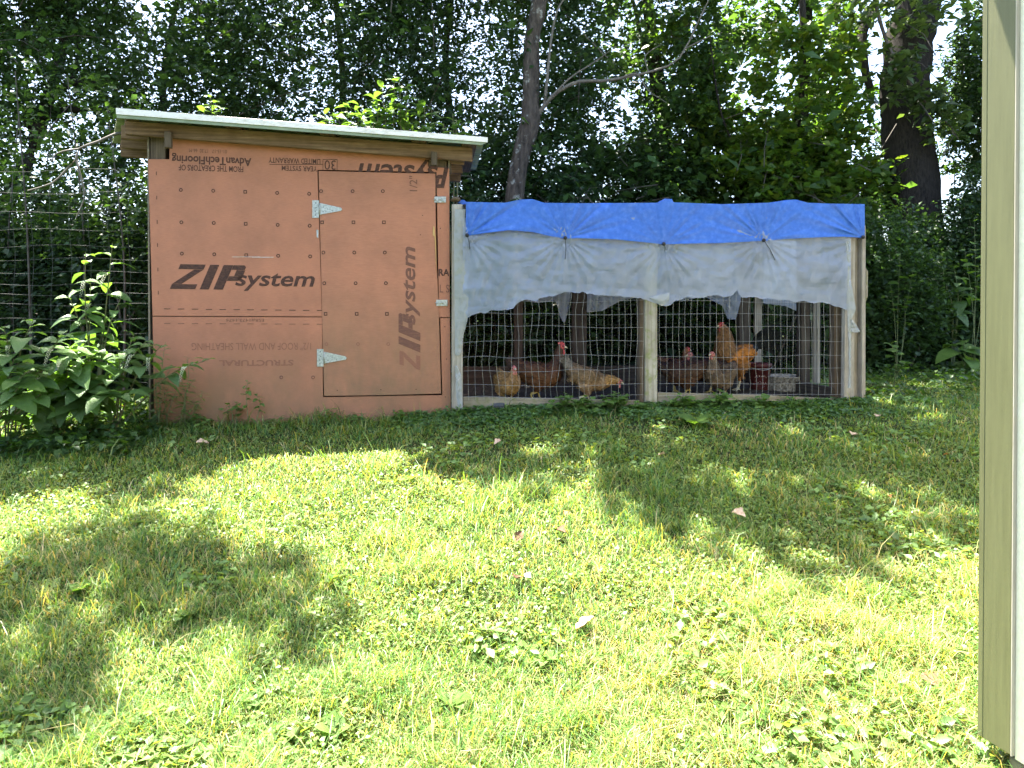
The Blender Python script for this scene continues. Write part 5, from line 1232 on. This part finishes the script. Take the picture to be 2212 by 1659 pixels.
def build_plants():
    def fa(fr, u, d=-.07):
        a, _ = fr.px(u, 800, d); q = fr.world(a, d, 0); return G(q.x, q.y)
    T = lambda Y, *uv: [px(u, v, Y + .06 * (i % 3) - .06) for i, (u, v) in enumerate(uv)]
    # pokeweed thicket left of the coop
    plant('pokeweed', 'tall pokeweed with sunlit pale leaves at the left edge of the lawn', 'plant', G(-3.55, 5.0), T(4.75, (8, 705), (72, 690), (135, 720), (30, 775), (-60, 720), (100, 790)), .2, count=13, seed=1, racemes=3)
    plant('pokeweed', 'tallest pokeweed rising in front of the wire fence', 'plant', G(-3.25, 5.55), T(5.45, (185, 545), (243, 525), (196, 605), (150, 640), (262, 640), (222, 700)), .19, count=8, seed=2, racemes=3)
    plant('pokeweed', 'arching pokeweed with toothed leaves crossing the left corner of the coop', 'plant', G(-2.95, 5.28), T(5.2, (318, 735), (452, 776), (290, 720), (350, 745), (255, 760)), .16, count=11, seed=3, racemes=4)
    plant('pokeweed', 'dark lower pokeweed between the fence and the lawn', 'plant', G(-3.35, 5.15), T(5.1, (150, 745), (215, 755), (95, 835), (190, 830), (245, 820), (130, 800), (285, 850), (60, 850)), .24, count=17, seed=4, sag=.6)
    plant('pokeweed', 'low broad-leaved pokeweed at the lawn edge, lower left', 'plant', G(-3.6, 4.75), T(4.7, (40, 835), (-10, 850), (90, 850), (60, 800)), .17, 'weed', count=10, seed=5)
    # fine-leaved weeds on the coop corner
    for k, (u, v, lab) in enumerate(((345, 800, 'feathery fine-leaved weed climbing the left corner of the coop'), (392, 830, 'feathery fine-leaved weed in front of the faded lower print'))):
        b = fa(SH, u + 6, -.1); plant('feathery_weed', lab, 'weed', b, [px(u + d_, v + e_, b.y) for d_, e_ in ((-8, -20), (12, -60), (28, -12), (45, 15), (0, 20), (20, 35), (38, 50))], .075, 'narrow', .12, 22, .003, seed=20 + k, stem_mat='stem', sag=.1)
    b = fa(SH, 546, -.06); plant('seedling', 'small upright seedling against the coop wall left of the door', 'plant', b, [px(535, 822, b.y), px(552, 850, b.y)], .055, 'weed', .3, 8, .003, seed=30, stem_mat='stem')
    b = fa(SH, 500, -.06); plant('broadleaf_weed', 'clump of round-leaved weed at the foot of the coop wall', 'weed', b, [px(u, v, b.y) for u, v in ((490, 872), (510, 868), (475, 885), (525, 882))], .06, 'round', .4, 4, .003, seed=31, stem_mat='stem')
    b = gpx(446, 945); plant('seedling', 'pale sunlit seedling with whorled leaves in front of the coop', 'plant', b, [px(448, 908, b.y), px(436, 922, b.y), px(462, 925, b.y)], .06, 'weed', .5, 6, .003, seed=32, stem_mat='stem')
    b = gpx(372, 950); plant('seedling', 'pale sunlit seedling left of the other lawn seedling', 'plant', b, [px(370, 928, b.y), px(384, 934, b.y)], .06, 'weed', .5, 5, .003, seed=33, stem_mat='stem')
    for k, (u, h, kind, L, lab) in enumerate(((600, 22, 'narrow', .09, 'grassy weed tuft at the foot of the coop left of the door'), (715, 34, 'narrow', .11, 'thin seed-stalk weed below the lower door hinge'), (770, 24, 'narrow', .1, 'short stalky weed under the coop door'), (870, 26, 'round', .05, 'low creeping weed at the coop foot right of the door'), (945, 22, 'round', .055, 'creeping weed mound where the coop meets the run'), (425, 30, 'weed', .06, 'leafy weed at the coop foot under the faded print'))):
        b = fa(SH, u, -.08); v0 = VH + (EYE - b.z) * F / b.y
        plant('wall_weed', lab, 'weed', b, [px(u + dx, v0 - h * q, b.y) for dx, q in ((0, 1.0), (-14, .7), (13, .8), (26, .5), (-25, .45))], L, kind, .25, 7, .002, seed=110 + k, stem_mat='stem', sag=.2)
    # pokeweed showing above the coop roof
    for k, (u, v, spread, lab) in enumerate(((455, 215, 14, 'small bright pokeweed tip above the left part of the coop roof'), (700, 252, 14, 'short pokeweed tip just above the middle of the coop roof'), (748, 228, 26, 'pokeweed with wide leaves above the door side of the roof'),
                                             (805, 215, 24, 'dark pokeweed left of the tallest roof plant'), (852, 172, 28, 'tallest bright pokeweed rising above the coop roof'), (905, 222, 28, 'shaded pokeweed right of the tallest roof plant'), (978, 255, 20, 'pokeweed tip above the low right end of the roof'))):
        Y = 7.55 + .1 * (k % 3); v -= 10; tp = px(u, v, Y); b = G(tp.x + .05, Y + .1); tips = [tp, px(u - spread, v + 22, Y - .08), px(u + spread, v + 20, Y + .08), px(u + spread * .4, v + 12, Y)]
        plant('pokeweed', lab, 'plant', b, tips, .28 if k else .22, 'poke', .82, 9, .009, seed=40 + k, bow=.02, sag=.2)
    # right edge plants under the trees
    b = gpx(1985, 800); plant('leafy_sapling', 'leafy sapling right of the run, nearer the middle', 'plant', b, [px(u, v, b.y) for u, v in ((1990, 590), (1975, 660), (2010, 640), (1960, 700), (1995, 690))], .2, 'poke', .25, 9, .008, seed=50, stem_mat='stem')
    b = gpx(2060, 800); plant('leafy_sapling', 'leafy sapling right of the run, nearer the cream building', 'plant', b, [px(u, v, b.y) for u, v in ((2060, 575), (2035, 600), (2085, 620), (2055, 660))], .24, 'poke', .25, 9, .008, seed=51, stem_mat='stem')
    b = gpx(2085, 812); plant('dock_plant', 'broad-leaved dock plant low beside the cream building', 'plant', b, [px(u, v, b.y - .05) for u, v in ((2065, 745), (2100, 765), (2080, 735), (2110, 790))], .26, 'weed', .5, 3, .005, seed=52, stem_mat='stem')
    for k, (u, v, lab) in enumerate(((1945, 545, 'bright heart-leaved vine on the shrub beside the run'), (2105, 470, 'bright heart-leaved vine next to the cream building'), (1925, 740, 'lit vine leaves low beside the right post of the run'))):
        p = px(u, v, 8.3 if k < 2 else 7.2); b = G(p.x, p.y); plant('vine', lab, 'vine', b, [p, p + Vector((.15, 0, -.2)), p + Vector((-.12, 0, -.35)), p + Vector((.05, 0, -.55))], .12, 'round', .6, 7, .004, seed=54 + k, stem_mat='stem', bow=.03)
    # pale leaf cluster on the side branch
    # weeds along the sill
    wl = [(1222, 868, 18, 'lobed weed cluster at the sill under the buff hen'), (1265, 872, 16, 'lobed weed right of the buff hen feet'), (1325, 868, 22, 'tall pale weed at the left sill near the middle post'), (1378, 880, 12, 'small weed at the foot of the middle post'),
          (1462, 868, 16, 'small pale weed right of the middle post'), (1490, 872, 14, 'lobed weed below the dark brown hen'), (1556, 866, 24, 'upright lobed weed under the speckled pullet'), (1640, 870, 16, 'weed pair below the red bucket'), (1716, 874, 16, 'round-leaved weed below the feed pan')]
    for k, (u, v, h, lab) in enumerate(wl):
        b = fa(PE, u, -.09); plant('sill_weed', lab, 'weed', b, [px(u + dx, v - h + dy, b.y) for dx, dy in ((0, 0), (-16, 8), (15, 6), (6, 14), (-9, 16), (24, 16), (-25, 17))], .075, ('lobed', 'round')[k % 2], .35, 5, .0028, seed=70 + k, stem_mat='stem', sag=.3)
    # rosettes in the lawn
    ro = [(1500, 922, .17, 'two large pale leaves in the grass before the right bay'), (1180, 1440, .055, 'broad-leaved rosette in the sunny lawn, centre'), (545, 1530, .07, 'large sunlit rosette, lower left of the lawn'), (975, 1540, .075, 'rosette with upright pale leaf near the bottom centre'),
          (1670, 1392, .05, 'small clover-like rosette right of centre'), (300, 1140, .05, 'seedling on the rim of the shaded patch'), (170, 1290, .07, 'weed rosette in the shaded left patch'), (1975, 1545, .07, 'ragged weed by the bottom of the cream building'), (720, 1600, .07, 'round weed rosette near the bottom left'), (400, 1345, .06, 'clover clump at the middle of the shaded patch')]
    for k, (u, v, L, lab) in enumerate(ro):
        b = gpx(u, v); t = thing('lawn_weed', lab, 'weed', b); r = np.random.default_rng(90 + k)
        for i in range(3 if k == 0 else 7):
            an = i * 2.4 + k; add_leaf(t, b, b + Vector((0, 0, .02)), (math.cos(an), math.sin(an), r.uniform(.25, .9)), (0, 0, 1), L * r.uniform(.7, 1.15), 'weed' if k % 2 else 'round', r)
build_plants()

# ------------------------------------------------------------------ fallen leaves
def build_fallen():
    r = np.random.default_rng(12)
    def fm(c1, c2, nm): return simple_mat(nm, c1, c2, 40, .8, bs=.2)
    mats = {'orange': fm((.28, .10, .03), (.42, .18, .05), 'orange_dead_leaf'), 'brown': fm((.06, .03, .016), (.15, .075, .035), 'brown_dead_leaf'), 'tan': fm((.36, .24, .15), (.55, .42, .3), 'tan_dead_leaf'), 'yellow': fm((.45, .4, .12), (.6, .55, .25), 'yellow_dead_leaf')}
    sp = [(1225, 1130, 'orange', .07, 'curled orange-brown leaf on the sunny lawn, centre'), (1211, 1170, 'brown', .09, 'dark curled leaf just below the orange leaf'), (1120, 1182, 'brown', .075, 'dark brown leaf left of the other two dark leaves'), (1118, 1270, 'brown', .08, 'dark brown leaf with a pale one beside it'),
          (1140, 1268, 'tan', .07, 'pale leaf beside a dark brown leaf'), (1272, 1238, 'brown', .07, 'small blackish leaf in the sunny lawn, right of the others'), (1596, 1132, 'tan', .12, 'large tan leaf in the shade right of centre'), (1075, 972, 'tan', .10, 'tan leaf in the shade in front of the door corner'),
          (1430, 998, 'tan', .09, 'upright pale leaf in the shaded lawn before the middle post'), (1845, 952, 'tan', .14, 'light tan leaf in the shade near the right post'), (1262, 1372, 'tan', .13, 'long pale leaf lying in the bright lawn, centre'), (438, 972, 'tan', .14, 'large tan leaf on the grass before the coop'),
          (1922, 1092, 'orange', .06, 'small reddish leaf in the shade at the right'), (2045, 1000, 'orange', .06, 'small reddish leaf close to the cream building'), (560, 1072, 'tan', .06, 'pale leaf in the sunlit strip before the coop'), (1895, 912, 'tan', .10, 'pale leaf in the ivy right of the run'), (1540, 1512, 'tan', .07, 'pale leaf fleck low in the sunny lawn'), (2008, 1500, 'brown', .09, 'curled brown leaf by the ragged weed at the right')]
    for k, (u, v, c, s, lab) in enumerate(sp):
        s *= .68 if c != 'brown' else .9; b = gpx(u, v) ; b.z = float(zg(b.x, b.y)[0]) + .05; n = 7; V = []; Fc = []
        for i in range(n + 1):
            f = i / n; w_ = .30 * math.sin(math.pi * min(1, f ** .8)) ** .7 * (1 + .25 * math.cos(f * 12)) + .01
            for j in range(5):
                q = (j - 2) / 2; V.append(((f - .5) * s, q * w_ * s, s * (.32 * q * q * w_ * 2 + .12 * math.sin(f * 3 + k) + r.uniform(-.02, .02))))
        for i in range(n):
            for j in range(4): a = i * 5 + j; Fc.append((a, a + 1, a + 6, a + 5))
        o = mesh_from('fallen_leaf', V, Fc, mats[c], None, True); o.location = b; o.rotation_euler = (r.uniform(-.5, .5), r.uniform(-.4, .4), r.uniform(0, 6)); tag(o, lab, 'leaf', 'fallen leaves on the lawn')
build_fallen()

# ------------------------------------------------------------------ grass, ivy
def build_grass():
    r = np.random.default_rng(21)
    # density falls with distance
    N0 = 900000; Y = 1.75 + (11.5 - 1.75) * r.random(N0) ** 1.55; X = r.uniform(-1, 1, N0) * (.80 * Y + .25)
    keep = r.random(N0) < np.clip(2.6 / Y, .12, 1) * .70
    keep &= ~((X > 1.62) & (Y < 2.5) & (X - 1.41 > -.28 * (Y - 2.13)))
    keep &= ~SH.inside(X, Y, -.06, 2.36, .0, 1.6) & ~PE.inside(X, Y, -.05, 3.5, .0, RUN_D + .1)
    far = Y > 6.6; keep &= ~far | ((X > 3.2) & (Y < 8.6 + .3 * np.sin(X * 3))) | ((X < -3) & (Y < 7))
    X, Y = X[keep], Y[keep]; Z = zg(X, Y); n = len(X)
    P = np.stack([X, Y, Z], 1); nf = fnoise(P * 1.7, 8, 3); nt = fnoise(P * 6.0, 9, 2)
    L = (.028 + .05 * nf * r.uniform(.5, 1.5, n)) * (1 + 1.2 * (r.random(n) < .04)); L *= np.where(nt > .62, 1.9, 1); cl = fnoise(P * 2.6, 15, 2); L *= .6 + .7 * cl
    # longer along the walls
    aS = (X - SH.A.x) * SH.n.x + (Y - SH.A.y) * SH.n.y; edge = np.clip(1 + aS / .35, 0, 1) * (aS < .02); L *= 1 + .9 * edge; L *= np.where((Y > 4.9) & (X > -.6), .7, 1)
    Wd = r.uniform(.0016, .0042, n) * np.clip(Y / 3.2, .9, 1.9)
    lean = r.uniform(.5, 1.95, n); az = r.uniform(0, 2 * np.pi, n) ; d = np.stack([np.cos(az), np.sin(az), 0 * az], 1); s = np.stack([-np.sin(az), np.cos(az), 0 * az], 1)
    tw = r.uniform(-.6, .6, n)[:, None]; s2 = s + d * tw
    up = np.array([0, 0, 1.])
    m = P + (up * np.cos(lean * .55)[:, None] + d * np.sin(lean * .55)[:, None]) * (L * .55)[:, None]
    tp = m + (up * np.cos(lean * 1.35)[:, None] + d * np.sin(lean * 1.35)[:, None]) * (L * .5)[:, None]
    w_ = Wd[:, None] * .5
    V = np.stack([P - s2 * w_, P + s2 * w_, m + s2 * w_ * .9, m - s2 * w_ * .9, tp], 1).reshape(-1, 3)
    q = np.arange(n) * 5; Q = np.concatenate([np.stack([q, q + 1, q + 2], 1), np.stack([q, q + 2, q + 3], 1), np.stack([q + 3, q + 2, q + 4], 1)])
    c = np.array([(.082, .195, .038), (.155, .26, .055), (.06, .15, .034), (.245, .29, .09)]); k = r.integers(0, 4, n); col = c[k] * r.uniform(.75, 1.25, (n, 1))
    dry = (r.random(n) < .06 + .15 * np.clip((fnoise(P * 1.1, 31, 3) - .42) * 4, 0, 1) + .10 * (X > .3) * (Y < 3.4) - .06 * (Y > 3.6)); col[dry] = np.array([.42, .37, .20]) * r.uniform(.7, 1.2, (dry.sum(), 1))
    o = fast('grass', V, Q, M['grass'], None, np.repeat(col, 5, 0)); tag(o, 'short mixed lawn grass covering the slope', 'grass', kind='stuff')
    # small round and oval leaves of clover and lawn weeds between the blades
    N1 = 110000; Y = 1.8 + (8 - 1.8) * r.random(N1) ** 1.5; X = r.uniform(-1, 1, N1) * (.78 * Y + .2); P = np.stack([X, Y, 0 * X], 1)
    kk = (fnoise(P * 1.6, 41, 3) > .56) | (r.random(N1) < .05); kk &= ~SH.inside(X, Y, -.06, 2.36, .0, 1.6) & ~PE.inside(X, Y, -.05, 3.5, .0, 2.1) & ~((X > 1.55) & (Y < 2.5)); kk &= (Y < 6.2) | (X > 3.3) | (X < -3.2)
    P = P[kk]; P[:, 2] = zg(P[:, 0], P[:, 1]) + r.uniform(.008, .045, len(P))
    o = leafcloud('clover', P, .018, [(.13, .21, .05), (.17, .25, .06), (.11, .19, .055)], M['grass'], None, 23, .85, 1.4); tag(o, 'low clover and small weed leaves scattered through the lawn', 'clover', kind='stuff')
    # broad-leaved weeds in loose patches
    N4 = 30000; Y = 1.8 + 4.0 * r.random(N4) ** 1.3; X = r.uniform(-1, 1, N4) * (.78 * Y + .2); P = np.stack([X, Y, 0 * X], 1)
    kk = (fnoise(P * 2.2, 43, 2) > .64) & ~((X > 1.5) & (Y < 2.6)) & ~SH.inside(X, Y, -.1, 2.4, -.02, 2) & ~PE.inside(X, Y, -.1, 3.6, -.02, 2.2); P = P[kk]; P[:, 2] = zg(P[:, 0], P[:, 1]) + r.uniform(.01, .05, len(P))
    o = leafcloud('broadleaf_weeds', P, .042, [(.12, .22, .05), (.16, .27, .07), (.10, .19, .05)], M['grass'], None, 29, .62, 1.0, droop=-.1); tag(o, 'patches of broad-leaved weeds among the lawn grass', 'weeds', kind='stuff')
    # long stray blades
    n5 = 1500; Y = 1.9 + 3.6 * r.random(n5); X = r.uniform(-1, 1, n5) * .75 * Y; lines = []
    V = []; Q = []; C = []
    for x, y, z in zip(X, Y, zg(X, Y)):
        if (x > 1.45 and y < 2.7): continue
        an = r.uniform(0, 6.28); L_ = r.uniform(.08, .2); le = r.uniform(.3, 1.3); d = np.array([math.cos(an), math.sin(an), 0]); s_ = np.array([-d[1], d[0], 0]) * r.uniform(.0012, .0026); p = np.array([x, y, z]); b = len(V)
        for i in range(5):
            f = i / 4; q = p + d * L_ * f * math.sin(le * (.4 + .6 * f)) + np.array([0, 0, 1]) * L_ * f * math.cos(le * (.4 + .7 * f)); V += [q - s_ * (1 - f * .9), q + s_ * (1 - f * .9)]
        Q += [(b + 2 * i, b + 2 * i + 1, b + 2 * i + 3, b + 2 * i + 2) for i in range(4)]; C += [np.array([(.10, .2, .045), (.2, .28, .08), (.42, .37, .2)][int(r.choice(3, p=[.5, .3, .2]))])] * 10
    o = fast('stray_grass', np.array(V), np.array(Q), M['grass'], None, np.array(C)); tag(o, 'long stray grass blades and straws over the lawn', 'grass', kind='stuff')
    # ground ivy along the run
    N2 = 26000; a = r.uniform(-.35, 3.75, N2); dd = -np.abs(r.normal(0, .17, N2)) - .005; side = r.random(N2) < .3
    a = np.where(side, 3.5 + np.abs(r.normal(0, .25, N2)), a); dd = np.where(side, r.uniform(-.35, 1.6, N2), dd)
    wx = PE.A.x + PE.e.x * a + PE.n.x * dd; wy = PE.A.y + PE.e.y * a + PE.n.y * dd; P = np.stack([wx, wy, 0 * wx], 1); kk = fnoise(P * 3.1, 51, 2) > .36; P = P[kk]
    h = .02 + .06 * np.exp(-np.abs(dd[kk]) / .16); P[:, 2] = zg(P[:, 0], P[:, 1]) + h * r.random(len(P)) + .006
    o = leafcloud('ground_ivy', P, .034, [(.09, .17, .055), (.12, .21, .07), (.08, .15, .06)], M['leaf'], None, 25, .95, 1.6, droop=.1); tag(o, 'creeping round-leaved ground ivy along the foot of the run', 'ground ivy', kind='stuff')
    # leaf litter weeds at the wood edge
    N3 = 16000; X = np.concatenate([r.uniform(3.3, 7.2, N3 // 2), r.uniform(-5.2, -2.6, N3 // 2)]); Y = np.concatenate([r.uniform(6.4, 9.4, N3 // 2), r.uniform(4.7, 6.2, N3 // 2)])
    P = np.stack([X, Y, zg(X, Y) + .14 * r.random(N3) ** 2], 1); kk = (fnoise(P * 2.0, 61, 2) > .45) & ~SH.inside(X, Y, -.05, 2.4, 0, 1.6); P = P[kk]
    o = leafcloud('undergrowth', P, .06, MID + LIME[:1], M['leaf'], None, 27, .65, 1.0); tag(o, 'low mixed undergrowth along the edge of the wood', 'undergrowth', kind='stuff')
build_grass()
